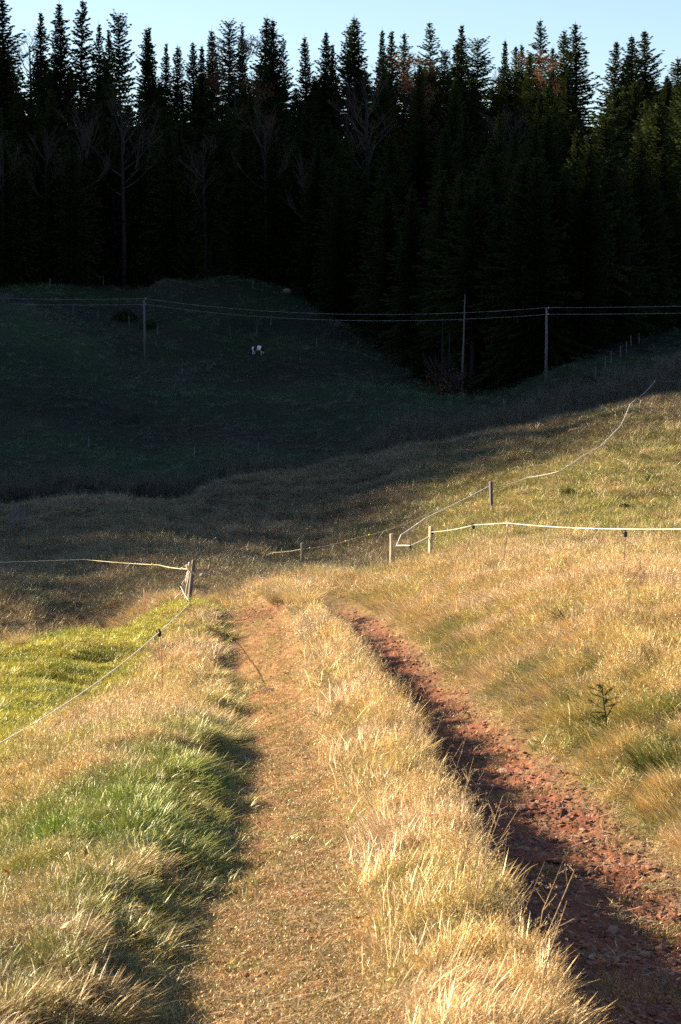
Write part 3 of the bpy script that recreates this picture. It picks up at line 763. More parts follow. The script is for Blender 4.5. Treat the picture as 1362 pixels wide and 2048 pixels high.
rod(947, 1050, 48, M_rod_dark, 'steeply slanting rusty rod between the squared post and the kinked rope', (.28, 0), .008, True, None, 1.4)
rod(821, 1091, 57, M_rod_dark, 'short rod under the low rope between the two pale posts', (.03, 0), .009, True, None, 1.15)
rod(943, 988, 76, M_rod_dark, 'thin rod behind the thick tape, left of the highest post', (0, 0), .01, True, M_rope, 1.6)
rod(877, 1016, 84, M_rod_dark, 'thin rod where the far yellowed rope ends behind the tape', (.1, 0), .01, True, M_rope, 1.6)
rod(546, 1106, 82, M_rod_dark, 'thin rod left of the brown post beyond the brow', (0, 0), .01, True, M_yellow, 1.4)
rod(405, 1140, 62, M_rod_dark, 'left of the thin dark rods behind the leaning post', (0, 0), .012, False)
rod(413, 1142, 61, M_rod_dark, 'right of the thin dark rods behind the leaning post', (0, 0), .012, False)
rod(288, 1176, 48, M_rod, 'faded rod standing alone in front of the shaded slope on the left', (0, 0), .009, False)
rod(1310, 762, hit_above(1310, 762, .95, 70), M_rod_dark, 'distant rod at the top of the tape on the skyline of the slope', (0, 0), .015, True, M_rope, 2.4)
# a stick that leans on the grey post
x, y, z, g = at_top(380, 1143, 49.5)
mb = MB(); mb.tube([(0, 0, -.1), (.05, 0, .5), (.14, 0, z-g)], [.022, .02, .018], 7)
o = link('leaning_stick', mb.mesh('leaning_stick', True), M_post_pale); o.location = (x-.14, y, g); tag(o, 'pale stick propped against the leaning grey post', 'stick')
# plastic gate handles and knotted tape on the leaning post
x, y, z = pt(377, 1141, 49.7)
t = empty('gate_handle_bundle', (x, y, z)); tag(t, 'faded pink and yellow gate handles tied in a bundle at the leaning post', 'gate handles')
for k, (ax, az, ln, mt) in enumerate([(-.25, -1, .34, M_pink), (-.1, -1, .30, M_pink), (-.35, 1, .16, M_pink), (.12, 1, .22, M_pink), (.5, .9, .2, M_yellow), (.95, -.5, .22, M_post_pale)]):
    mb = MB(); d = Vector((ax, -.1*k+.2, az)).normalized()
    mb.tube([d*0, d*ln*.3, d*ln*.85, d*ln], [.018, .03, .026, .012], 7); link('handle', mb.mesh('handle', True), mt, t)
# bleached board lying behind the brow
x, y, z = pt(362, 1197, 46.5)
mb = MB(); mb.box((0, 0, 0), .42, .12, .035, .1); mb.box((.12, .1, .035), .2, .09, .02, .5)
o = link('fallen_board', mb.mesh('fallen_board'), M_rope); o.location = (x, y, H(x, y)+.05); tag(o, 'bleached board lying in the grass at the foot of the leaning post', 'board')
# coil of rope hung on a thin rod
x, y, z = pt(405, 1157, 61.5)
mb = MB()
for k in range(4):
    rr = .10+.012*k; mb.tube([(rr*math.cos(a), .02*k+.02*math.sin(a*2), rr*1.15*math.sin(a)) for a in np.linspace(0, 2*math.pi, 15)], .009, 5)
mb.tube([(.08, 0, -.1), (.12, 0, -.28), (.06, 0, -.36)], .009, 5)
o = link('rope_coil', mb.mesh('rope_coil', True), M_rope); o.location = (x, y, z); tag(o, 'coil of white rope hung between the thin dark rods', 'rope coil')
def rope(nodes, sags, r, mat, label, knots=(), kmat=None):
    P = [Vector(pt(*n)) for n in nodes]; pts = []
    for i in range(len(P)-1):
        n = 14
        for k in range(n+(i == len(P)-2)):
            f = k/n; q = P[i].lerp(P[i+1], f); q.z -= sags[i]*4*f*(1-f); pts.append(q)
    o = P[0].copy(); mb = MB(); mb.tube([p-o for p in pts], r, 6)
    if knots or True:
        t = empty('fence_rope', o); tag(t, label, 'rope', 'electric ropes of the pasture fence')
        link('cord', mb.mesh('cord', True), mat, t)
        for f in knots:
            q = pts[int(f*(len(pts)-1))]-o; kb = MB(); kb.tube([q-Vector((.06, 0, 0)), q-Vector((.03, 0, 0)), q+Vector((.03, 0, 0)), q+Vector((.06, 0, 0))], [.012, .04, .04, .012], 7)
            link('knot', kb.mesh('knot', True), kmat or mat, t)
    return o
rope([(-330,1640,16), (319,1264,30), (381,1204,43), (361,1172,46), (378,1146,49.7)], [.22, .02, .05, .0], .0078, M_rope, 'white rope sagging from the left frame edge up to the leaning post')
rope([(-160,1130,75), (170,1119,70), (318,1130,58), (380,1138,50)], [.0, .02, .03], .011, M_rope_y, 'thin yellowed rope running left from the leaning post over the shaded grass', (.66, .93), M_yellow)
rope([(485,1131,84), (546,1105,82), (604,1098,80), (716,1075,82), (877,1017,84)], [.02, .03, .08, .15], .013, M_rope_y, 'thin yellowed rope along the brow past the brown post', (.55, .70, .8), M_yellow)
rope([(863,1064,57), (947,1050,48), (1016,1046,44), (1251,1058,33), (1500,1052,28)], [.03, .0, .03, .02], .0068, M_rope, 'long white rope crossing the right bank to the frame edge')
rope([(863,1070,57), (821,1091,57), (793,1091,58), (802,1070,61), (850,1037,67), (981,971,80)]+[(a, b, hit_above(a, b, .95, 70)) for a, b in ((1055,955), (1120,942), (1162,914), (1200,893), (1242,850), (1260,808), (1310,762), (1440,748))],
     [.02, .0, .0, .01, .02, .1, .03, .02, .0, .02, .05,   .15, .25], .017, M_rope, 'thick white tape climbing from the rope corner to the skyline')
mb = MB(); mb.tube([(0, 0, 0), (.25, .05, .03), (.5, 0, -.02)], .012, 6)
x, y, z = pt(786, 1130, 58.8); o = link('fallen_branch', mb.mesh('fallen_branch', True), M_post_pale); o.location = (x, y, H(x, y)+.12); tag(o, 'pale bare branch poking out beside the foot of the round post', 'branch')

# ---------------------------------------------------------------- far fence stakes
fs0 = None
for i, (px, py, h) in enumerate([(146,630,1.5),(196,638,1.5),(258,652,1.5),(316,668,1.5),(460,672,1.4),(514,672,1.3),(542,650,1.4),(633,695,1.3),(389,915,1.1),(516,908,1.1),(177,895,1.1),(100,575,1.5),(207,570,1.5),(506,577,1.4),
                               (1008,820,1.2),(1127,822,1.2),(1063,820,1.1),(1191,757,1.3),(1210,737,1.4),(1222,725,1.3),(1241,714,1.3),(1253,708,1.5),(1262,692,1.3),(1278,688,1.3),(840,852,1.1),(27,1055,1.3),(38,1050,1.0),(48,1052,1.0)]):
    p = hit(px, py, 60)
    if not p: continue
    lab = ('weathered fence stake on the left meadow hill in shade' if px < 700 else 'weathered fence stake at the shaded foot of the right hillside') if py < 1000 else 'pale stake in the shaded hollow at the left frame edge'
    t = empty('fence_stake', (p[0], p[1], p[2]), i*.7); t['label'] = lab; t['category'] = 'stake'
    t['group'] = ('stakes of the far fence on the left' if px < 700 else 'stakes of the far fence on the right') if py < 1000 else 'stakes in the hollow'
    if fs0 is None:
        mb = MB(); mb.tube([(0, 0, -.3), (.02, 0, .6), (.03, 0, 1.0)], [.07, .065, .055], 6); fs0 = mb.mesh('shaft'); fs0.materials.append(M_post_grey)
    c = bpy.data.objects.new('shaft', fs0); COL.objects.link(c); c.parent = t; c.scale = (1, 1, h)

# ---------------------------------------------------------------- power line
def pole(px, ptop, D, lab):
    x, y, z, g = at_top(px, ptop, D)
    t = empty('utility_pole', (x, y, g)); tag(t, lab, 'utility pole')
    h = z-g; mb = MB(); mb.tube([(0, 0, -.5), (.03, 0, h*.5), (0, 0, h)], [.17, .15, .11], 10); link('shaft', mb.mesh('shaft', True), M_pole, t)
    for dz, dx in ((.12, .0), (.85, .16)):
        mb = MB(); mb.tube([(.08+dx*.2, 0, h-dz), (.22, 0, h-dz), (.22, 0, h-dz+.16)], .02, 6); br = link('bracket', mb.mesh('bracket', True), M_rod_dark, t)
        mb = MB(); mb.tube([(.22, 0, h-dz+.14), (.22, 0, h-dz+.2), (.22, 0, h-dz+.3)], [.04, .06, .03], 8); link('insulator', mb.mesh('insulator', True), M_rope, t)
    return Vector((x, y, z)), h
p1, h1 = pole(288, 599, 268, 'slender wooden power pole on the left meadow hill'); p2, h2 = pole(1093, 617, 224, 'slender wooden power pole at the foot of the right hillside')
for k, dz in enumerate((.0, .75)):
    P = [Vector((-98, 305, p1.z+5+ (0 if k == 0 else -.8))), p1+Vector((.22, 0, .1-dz)), p2+Vector((.22, 0, .1-dz)), Vector((78, 196, p2.z+2.6-dz*.95))]
    pts = []
    for i, sg in enumerate((1.6, 1.35, .6)):
        for j in range(24):
            f = j/24; q = P[i].lerp(P[i+1], f); q.z -= sg*4*f*(1-f); pts.append(q)
    pts.append(P[3]); o0 = pts[0].copy(); mb = MB(); mb.tube([q-o0 for q in pts], .022, 5)
    o = link('power_cable', mb.mesh('power_cable', True), M_wire); o.location = o0
    tag(o, ('upper' if k == 0 else 'lower')+' cable of the power line crossing in front of the forest', 'cable')

# ---------------------------------------------------------------- trees
def spruce_meshes(seed, h=28., wd=3.6, base=.12, gap=.0, droop=.25, dens=1.0, rnd_top=False):
    r = random.Random(seed); tr = MB(); cr = MB()
    tr.tube([(0, 0, -1), (0, 0, h*.3), (.1, 0, h*.7), (0, 0, h*.99)], [h*.013, h*.010, h*.005, .03], 7)
    z = h*base; k = 0
    while z < h*.985:
        f = (z/h-base)/(1-base)              # 0 low .. 1 top
        L = 1.35*wd*((1-f)**.78)*(1-.25*max(0, .12-f)/.12)+.18
        if rnd_top: L = wd*math.sqrt(max(0, 1-((f-.35)/.68)**2))*(.6+.4*min(1, f*3))+.3
        L *= r.uniform(.72, 1.22)
        n = 7 if f < .8 else 5
        a0 = r.uniform(0, 6.28)
        for j in range(n):
            if r.random() < gap: continue
            az = a0+j*6.283/n+r.uniform(-.35, .35); l = L*r.uniform(.55, 1.2)*(1+.18*math.sin(2*az+seed))
            d = Vector((math.cos(az), math.sin(az), 0)); s = Vector((-d.y, d.x, 0))
            up = (.55*f-.1)-droop*(1-f)
            seg = max(3, int(4+l*1.6))
            for q in range(seg):
                u = (q+.35)/seg
                c = d*(l*u)+Vector((0, 0, z+l*(up*u-.28*u*u*(1-f)+.18*u**3)+r.uniform(-.12, .12)))
                wv = (.22+.30*l*(1-u*.75)*.5)*r.uniform(.7, 1.25)*dens
                # hanging spray of needles: two twigs to the sides and one below
                hang = r.uniform(.25, .6)*(.35+.65*(1-f))
                for sg in (-1, 1):
                    e = c+s*(sg*wv)+d*(l/seg*.9)+Vector((0, 0, -hang*.35))
                    b = c-d*(.16+l/seg*.45)
                    cr.add([b, e, c+d*(l/seg*.5)+Vector((0, 0, .05))], [(0, 1, 2)])
                e = c+d*(l/seg)*.3+Vector((0, 0, -hang*1.1))+s*r.uniform(-.15, .15)
                cr.add([c-d*(.22+l/seg*.4), e, c+d*(.25+l/seg*.35)], [(0, 1, 2)])
            cr.add([d*(l*.9)+s*.07+Vector((0, 0, z+l*(up*.9-.1*(1-f)))), d*(l*.9)-s*.07+Vector((0, 0, z+l*(up*.9-.1*(1-f)))), d*(l*1.08)+Vector((0, 0, z+l*(up-.08*(1-f))))], [(0, 1, 2)])
        z += (.62-.30*f)*r.uniform(.8, 1.2)*(h/28)
    # leader
    cr.add([(-.09, 0, h*.97), (.09, 0, h*.97), (0, 0, h*1.015)], [(0, 1, 2)]); cr.add([(0, -.09, h*.97), (0, .09, h*.97), (0, 0, h*1.015)], [(0, 1, 2)])
    a = tr.mesh('trunk', True); a.materials.append(M_bark); b = cr.mesh('crown'); b.materials.append(M_needle)
    return a, b
SP = {'dense': [spruce_meshes(s, 28, 5.2, .06, .02, .30, 1.15) for s in (1, 2, 3)],
      'slim': [spruce_meshes(s, 28, 3.8, .10, .06, .32, 1.05) for s in (4, 5)],
      'open': [spruce_meshes(s, 28, 4.9, .18, .30, .16, .85) for s in (6, 7)],
      'round': [spruce_meshes(s, 28, 3.6, .35, .22, .10, 1.0, True) for s in (12, 13)],
      'edge': [spruce_meshes(s, 28, 4.0, .30, .12, .30, 1.1) for s in (8, 9)]}
def place_spruce(kind, x, y, h, label, group, rz, wsc=1.0, k=0, z=None, name='spruce_tree'):
    tm, cm = SP[kind][k % len(SP[kind])]
    z = H(x, y) if z is None else z
    t = empty(name, (x, y, z), rz); t.rotation_euler = (random.gauss(0, .018), random.gauss(0, .018), rz); t.scale = (h/28*wsc, h/28*wsc, h/28); tag(t, label, 'tree', group)
    for nm, me in (('trunk', tm), ('crown', cm)):
        c = bpy.data.objects.new(nm, me); COL.objects.link(c); c.parent = t
    return t
def bare_meshes(seed, h, spread, trunk=.45, leaves=False, levels=4, tmat=None):
    r = random.Random(seed); mb = MB(); tw = MB(); lf = MB()
    mb.tube([(0, 0, -1), (r.uniform(-.2, .2), 0, h*trunk*.5), (0, 0, h*trunk), (.2, 0, h*.85)], [h*.014, h*.012, h*.010, h*.003], 7)
    def br(p, d, L, rad, lv):
        q = p+d*L*.5+Vector((r.uniform(-.1, .1), r.uniform(-.1, .1), 0))*L*.3; e = p+(d+Vector((0, 0, .18)))*L
        (tw if lv < 3 else tw).tube([p, q, e], [rad, rad*.7, rad*.35], 3, False)
        if lv <= 0:
            if leaves:
                for _ in range(5):
                    c = e+Vector((r.gauss(0, .3), r.gauss(0, .3), r.gauss(0, .3))); a = Vector((r.gauss(0, 1), r.gauss(0, 1), r.gauss(0, 1))).normalized()*.16; b = Vector((r.gauss(0, 1), r.gauss(0, 1), r.gauss(0, 1))).normalized()*.16
                    lf.add([c-a, c+b, c+a], [(0, 1, 2)])
            return
        for k in range(3 if lv > 1 else 4):
            nd = (d+Vector((r.gauss(0, .55), r.gauss(0, .55), r.uniform(-.1, .55)))).normalized()
            st = p.lerp(e, r.uniform(.35, 1)); br(st, nd, L*r.uniform(.5, .72), rad*.55, lv-1)
    nb = 13
    for i in range(nb):
        f = i/nb; z = h*(trunk+(.86-trunk)*f); az = r.uniform(0, 6.28)
        d = Vector((math.cos(az), math.sin(az), .55+.8*f)).normalized()
        br(Vector((0, 0, z)), d, spread*(1-.45*f)*r.uniform(.7, 1.15), h*.0045*(1-.4*f), levels-1)
    a = mb.mesh('trunk', True); a.materials.append(tmat or M_bark_p); b = tw.mesh('branches'); b.materials.append(M_twig)
    c = None
    if leaves: c = lf.mesh('foliage'); c.materials.append(M_rust)
    return a, b, c
BT = [bare_meshes(31, 24, 4.6), bare_meshes(32, 24, 4.2, .5), bare_meshes(33, 20, 4.0, .3, True), bare_meshes(34, 22, 4.4, .35, True, 4)]
def place_bare(k, x, y, h, label, group, rz=0, name='bare_beech', z=None):
    a, b, c = BT[k]; h0 = (24, 24, 20, 22)[k]
    t = empty(name, (x, y, H(x, y) if z is None else z), rz, h/h0); tag(t, label, 'tree', group)
    for nm, me in (('trunk', a), ('branches', b), ('foliage', c)):
        if me is None: continue
        o = bpy.data.objects.new(nm, me); COL.objects.link(o); o.parent = t
    return t
TG = 'trees standing out on the forest skyline'
SKY = [  # px, top py, distance, kind, width, label
 (8,-4,395,'dense',1.35,'thick spruce cut by the top left corner of the picture'),
 (78,24,425,'slim',.95,'narrow spruce second from the left corner, bushy bare twigs beside it'),
 (118,4,415,'dense',1.05,'tall dense spruce just left of the open layered one at the top edge'),
 (152,-2,410,'open',1.2,'tall spruce with open uneven layers touching the top edge on the left'),
 (198,43,430,'slim',.8,'slim spruce left of the broad tall fir, leftmost of a close pair'),
 (212,58,420,'slim',.75,'slim short spruce tucked against the broad fir, right of a close pair'),
 (240,27,410,'round',1.0,'broad tall fir rising alone between two lower pairs on the left'),
 (284,52,425,'slim',.95,'pointed spruce left of a rounder twin, right of the broad tall fir'),
 (303,55,418,'dense',.85,'rounder topped spruce at the right of a pair beside the broad fir'),
 (329,86,425,'slim',.75,'small pointed spruce in the low stretch left of centre'),
 (353,90,415,'dense',.9,'dark spruce at the lowest dip of the left skyline'),
 (388,83,425,'dense',.8,'spruce just right of the lowest dip of the left skyline'),
 (402,88,420,'slim',.8,'thin top crowding the spruce right of the left dip'),
 (428,58,420,'dense',.85,'dark spruce directly left of the round topped pine'),
 (455,42,440,'round',.95,'round topped pine with open crown above the brown beech'),
 (483,50,435,'slim',.8,'slim spruce top rising behind the brown beech'),
 (523,30,430,'dense',1.0,'left one of the tallest twin spruces left of centre'),
 (547,36,425,'dense',1.0,'right one of the tallest twin spruces left of centre'),
 (568,72,430,'open',.8,'lower ragged spruce leaning on the right of the tall twins'),
 (619,70,430,'dense',.85,'spruce at the left of a pair across the bright gap'),
 (648,60,425,'dense',.9,'spruce at the right of a pair across the bright gap'),
 (671,88,430,'slim',.8,'slim spruce between the pair and the tall cone at centre'),
 (713,32,420,'dense',1.3,'tallest cone shaped spruce at the centre of the skyline'),
 (698,62,430,'round',.9,'ragged spruce shouldering the tall central cone on its left'),
 (764,57,430,'slim',.85,'left top of the three even spruces right of the central cone'),
 (783,60,425,'slim',.95,'middle top of the three even spruces right of the central cone'),
 (808,64,430,'dense',.8,'right top of the three even spruces right of the central cone'),
 (862,43,440,'open',1.05,'open spruce with sky showing between its layers, right of centre'),
 (888,100,425,'round',.7,'low dark spruce between the open one and the broad clump'),
 (925,50,425,'slim',1.0,'thin tip rising out of the broad clump right of centre'),
 (912,84,420,'dense',.95,'left shoulder of the broad clump right of centre'),
 (949,78,420,'round',1.05,'rounded right shoulder of the broad clump right of centre'),
 (1009,78,430,'slim',.8,'leaning slim spruce right of the low bare gap'),
 (1030,92,425,'dense',.75,'lower spruce between two slim ones right of the bare gap'),
 (1047,86,428,'slim',.7,'small spruce top crowding the tall open one on the right'),
 (1079,39,440,'open',1.05,'tall open spruce with level tiers standing above its neighbours on the right'),
 (1105,95,420,'dense',.75,'low spruce between the tall open one and the dark twins'),
 (1129,58,430,'dense',.85,'left of the dark twins beside the bright slot in the forest'),
 (1157,46,425,'dense',1.1,'right of the dark twins, directly beside the bright slot'),
 (1224,83,430,'dense',.95,'spruce directly right of the bright slot in the forest'),
 (1253,108,428,'dense',.8,'low spruce filling between the slot side tree and the last tall pair'),
 (1273,69,425,'dense',1.05,'left of the last tall pair near the right frame edge'),
 (1303,60,420,'dense',1.15,'right of the last tall pair near the right frame edge'),
 (1362,112,400,'dense',1.1,'spruce cut by the right frame edge'),
]
rs = random.Random(17); used = []
for i, (px, py, D, kind, wsc, lab) in enumerate(SKY):
    x, y, z = pt(px, py, D); g = H(x, y)
    h = (z-g)/1.0; place_spruce(kind, x, y, h, lab, TG, rs.uniform(0, 6.28), wsc*26/max(h, 20)*1.05, i, g); used.append((x, y))
FRONT = [ # lit lower trees before the skyline on the right
 (770,112,385,'dense','bushy green spruce catching sun below the three even tops'),
 (835,125,380,'dense','sunlit spruce below and left of the open one'),
 (896,150,375,'dense','sunlit spruce in front of the broad clump'),
 (1060,105,390,'dense','sunlit spruce in front of the tall open one'),
 (1138,138,380,'dense','warmly lit spruce in front of the dark twins'),
 (1105,160,370,'slim','small lit spruce left of the warmly lit one by the twins'),
 (1222,186,375,'slim','small warmly lit spruce right of the bright slot'),
 (1265,160,375,'dense','warmly lit spruce in front of the last tall pair'),
 (1335,148,380,'dense','warmly lit spruce near the right frame edge'),
 (1357,165,370,'dense','lower warmly lit spruce cut by the right frame edge')]
for i, (px, py, D, kind, lab) in enumerate(FRONT):
    x, y, z = pt(px, py, D); g = H(x, y); h = z-g
    place_spruce(kind, x, y, h, lab, 'lower sunlit trees in front of the skyline', rs.uniform(0, 6.28), .95*26/max(h, 18), i, g); used.append((x, y))
# leaf-bearing and bare trees that show
for k, px, py, D, lab, nm in [(2,468,82,405,'rusty brown beech catching light left of the tall twins','beech'),(0,735,118,370,'pale bare tree catching sun below the central cone','bare_tree'),
        (3,840,112,392,'russet beech between two sunlit spruces right of centre','beech'),(3,1095,108,400,'reddish beech beside the tall open spruce on the right','beech'),
        (1,1020,205,352,'small pinkish bare crown catching light low on the right','bare_tree'),(0,60,42,430,'bushy bare crown between the first two spruces on the left','bare_tree'),
        (1,985,132,430,'thin bare crown in the low gap right of the broad clump','bare_tree')]:
    x, y, z = pt(px, py, D); g = H(x, y); place_bare(k, x, y, z-g, lab, None, rs.uniform(0, 6.28), nm, g); used.append((x, y))
for k, px, base, htop, lab in [(0,248,545,170,'large bare beech with a pale trunk at the left forest edge'),(1,176,548,200,'bare beech with a thick trunk left of the largest one'),(1,94,552,250,'slender bare beech near the left frame edge'),
        (0,410,560,260,'bare beech behind the crest of the meadow hill'),(1,532,565,200,'slim bare beech right of the meadow hill crest'),(0,8,555,250,'bare beech cut by the left frame edge'),(1,612,590,300,'bare beech where the meadow hill falls to the right')]:
    p = None
    for D in np.arange(300, 420, 2.):
        x = ray(px, base)[0]*D; 
        if D > forest_edge(x)+2: p = (float(x), float(D)); break
    g = H(*p); z = pt(px, htop, p[1])[2]
    place_bare(k, p[0], p[1], z-g, lab, None, rs.uniform(0, 6.28), 'bare_beech', g); used.append(p)
EPX = [-200, 0, 30, 60, 100, 180, 215, 265, 320, 345, 370, 400, 500, 575, 585, 600, 690, 745, 830, 880, 905, 965, 980, 1000, 1060, 1110, 1168, 1176, 1202, 1212, 1240, 1330, 1362, 1500]
EPY = [0, 55, 90, 80, 70, 85, 100, 100, 128, 148, 132, 108, 95, 115, 150, 128, 105, 110, 105, 110, 112, 140, 158, 135, 118, 125, 130, 235, 235, 150, 130, 140, 155, 150]
# edge trees whose bare trunks show, then the closed forest behind
EG = 'spruces along the forest edge'; FG = 'spruces of the closed forest'
cnt = 0
for i, px in enumerate(list(range(-60, 880, 34))+[878, 898, 912, 928, 944, 950, 972]+list(range(1000, 1440, 26))):
    px2 = px+rs.uniform(-9, 9)
    for D in np.arange(232, 400, 1.0):
        x = ray(px2, 600)[0]*D
        if D > forest_edge(x)+rs.uniform(1, 2): break
    D += rs.uniform(0, 5); x = ray(px2, 600)[0]*D
    h = rs.uniform(19, 27)
    lf = px < 520; EG = 'spruces along the forest edge, '+('left' if lf else 'right')
    lab = 'shaded spruce in the front row of the forest behind the left meadow hill' if lf else 'shaded spruce in the front row of the forest round the hollow on the right'
    if 925 <= px <= 930: lab = 'tall spruce with the palest bare trunk in the hollow right of centre'; h = 27
    place_spruce('edge' if 865 < px < 960 or i % 7 == 0 else 'dense', float(x), float(D), h, lab, EG, rs.uniform(0, 6.28), rs.uniform(.8, 1.05), i); cnt += 1
Y = 248.
while Y < 470:
    X = -.185*Y+rs.uniform(0, 8)
    while X < .19*Y:
        x = X+rs.uniform(-3, 3); y = Y+rs.uniform(-3.5, 3.5); X += 9.6+Y*.006
        if y < float(forest_edge(x))+7 or cnt > 248: continue
        if any((x-a)**2+(y-b)**2 < 16 for a, b in used): continue
        g = H(x, y); h = rs.uniform(22, 30)
        px, py = px_of(x, y, g+h); lim = np.interp([px-16, px, px+16], EPX, EPY).max()+12
        if py < lim:
            h2 = pt(px, lim+rs.uniform(0, 25), y)[2]-g
            if h2 < 13: continue
            h = h2
        place_spruce(rs.choice(['dense', 'dense', 'slim', 'round']), x, y, h, ('dark spruce standing in the closed shaded forest above the left meadow hill' if px < 560 else 'dark spruce standing in the closed shaded forest above the hollow and right hillside'), (FG+' on the left' if px < 560 else FG+' on the right'), rs.uniform(0, 6.28), rs.uniform(.95, 1.25)*26/max(h, 20), rs.randrange(3), g); cnt += 1
    Y += 10.5
print('trees', cnt)
# dead standing trunks in the hollow at the forest foot
for px, ptop, pb, lean, mt, lab in [(930,588,785,.03,M_pole,'tallest pale dead trunk standing in the hollow at the forest foot'),(885,640,770,-.01,M_bark_p,'leftmost thin dead trunk in the hollow'),(899,660,775,.0,M_bark_p,'thin dead trunk between the leftmost and the tallest one'),(943,690,785,.02,M_bark_p,'short dead trunk just right of the tallest pale one')]:
    D = 243.; x, y, z = pt(px, ptop, D); g = H(x, y); h = z-g; t = empty('dead_tree', (x-lean*h, y, g)); tag(t, lab, 'tree'); r = random.Random(px)
    mb = MB(); mb.tube([(0, 0, -.5), (lean*h*.6, 0, h*.5), (lean*h, 0, h)], [.15, .12, .05], 7); link('trunk', mb.mesh('trunk', True), mt, t)
    mb = MB()
    for k in range(16):
        f = r.uniform(.3, 1); a = r.uniform(0, 6.28); p0 = Vector((lean*h*f, 0, h*f)); mb.tube([p0, p0+Vector((math.cos(a), math.sin(a), -.2))*r.uniform(.2, .8)], [.03, .012], 4, False)
    link('branch_stubs', mb.mesh('branch_stubs'), mt, t)
# the wooded mountain on the left (outside the picture) that keeps the valley in shade
tc_ = bpy.data.collections.new('mountain_spruce')
def joined(i):
    r = random.Random(i+50); mb = MB(); mb.tube([(0, 0, -1), (0, 0, 24)], [.3, .05], 5)
    z = 3.
    while z < 25:
        f = z/25; L = 3.6*(1-f)**.8+.2; a0 = r.uniform(0, 6.28)
        for j in range(8):
            a = a0+j*.785; d = Vector((math.cos(a), math.sin(a), 0)); s = Vector((-d.y, d.x, 0)); l = L*r.uniform(.8, 1.1)
            mb.add([Vector((0, 0, z+.5)), d*l*.8+s*l*.35+Vector((0, 0, z-.9)), d*l+Vector((0, 0, z-1.1)), d*l*.8-s*l*.35+Vector((0, 0, z-.9))], [(0, 1, 2, 3)])
        z += 1.1
    me = mb.mesh('mountain_spruce'); me.materials.append(M_needle); tc_.objects.link(bpy.data.objects.new('mountain_spruce_%02d' % i, me))
for i in range(3): joined(i)
d = np.concatenate([RS.uniform(-440, -370, 3600), RS.uniform(-400, -150, 4200)]); t = RS.uniform(-60, 640, len(d))
x = d*_ca+t*_sa; y = -d*_sa+t*_ca
ok = (np.abs(x) > .22*y+8) & (y > 30) & (height(x, y, False) > 2); x = x[ok]; y = y[ok]; z = height(x, y)
s = RS.uniform(.75, 1.1, len(x))
instancer('mountain_forest', tc_, np.stack([x, y, z], 1), np.stack([s*0, s*0, RS.rand(len(x))*6.28], 1), np.stack([s, s, s], 1), None, 3, 'dense spruce forest covering the steep mountain side on the left', 'forest')

# ---------------------------------------------------------------- bushes, sapling, tussocks, weeds, molehills, stones on the slope
def leafy(r, n, rad, hz, sz, mb):
    for _ in range(n):
        a = r.uniform(0, 6.28); q = r.random()**.5; z = r.random()
        rr = rad*q*(1-.45*z); c = Vector((rr*math.cos(a), rr*math.sin(a), hz*z*(1-.5*q*q)+.02))
        u = Vector((r.gauss(0, 1), r.gauss(0, 1), r.gauss(0, .6))).normalized()*sz; v = Vector((r.gauss(0, 1), r.gauss(0, 1), r.gauss(0, .6))).normalized()*sz*.6
        mb.add([c-u*.5, c+v*.5, c+u*.5, c-v*.5], [(0, 1, 2, 3)])
def bush(px, py, rad, hz, n, sz, lab, mat=M_bush, y0=60, nm='bush', twigs=18):
    p = hit(px, py, y0)
    t = empty(nm, p); tag(t, lab, 'bush'); r = random.Random(int(px))
    mb = MB(); leafy(r, n, rad, hz, sz, mb); link('foliage', mb.mesh('foliage'), mat, t)
    mb = MB()
    for k in range(twigs):
        a = r.uniform(0, 6.28); e = Vector((math.cos(a)*rad*.8, math.sin(a)*rad*.8, hz*r.uniform(.6, 1.15))); mb.tube([(0, 0, -.1), e*.5+Vector((0, 0, hz*.15)), e], [rad*.025, rad*.018, rad*.008], 4, False)
    link('twigs', mb.mesh('twigs'), M_twig, t); return t
bush(250, 640, 2.6, 1.7, 900, .35, 'dark rounded bush behind the left power pole', M_bush)
bush(300, 655, 1.7, 1.1, 500, .3, 'small dark bush at the right of the rounded one behind the left pole', M_bush)
bush(1178, 770, 1.1, 1.2, 500, .25, 'small round bush by the far fence on the right', M_bush)
bush(880, 782, 2.8, 4.2, 350, .3, 'tall thin leafless bush in the hollow at the forest foot', M_rust, nm='bare_bush', twigs=90)
bush(905, 790, 2.2, 3.2, 250, .3, 'lower leafless bush on the right of the tall thin one', M_rust, nm='bare_bush', twigs=70)
bush(1125, 800, 1.5, 1.2, 300, .25, 'reddish low shrub behind the skyline of the sunlit slope', M_rust, nm='shrub')
for px, py, s, lab in [(1300,968,.55,'dark green clump of leaves in the pasture near the right edge'),(1140,992,.45,'flat green clump of leaves in the pasture above the fence'),(1250,1020,.35,'small dark clump right above the long rope')]:
    bush(px, py, s, s*.6, 420, .10, lab, M_bush, 30, 'leafy_clump', 8)
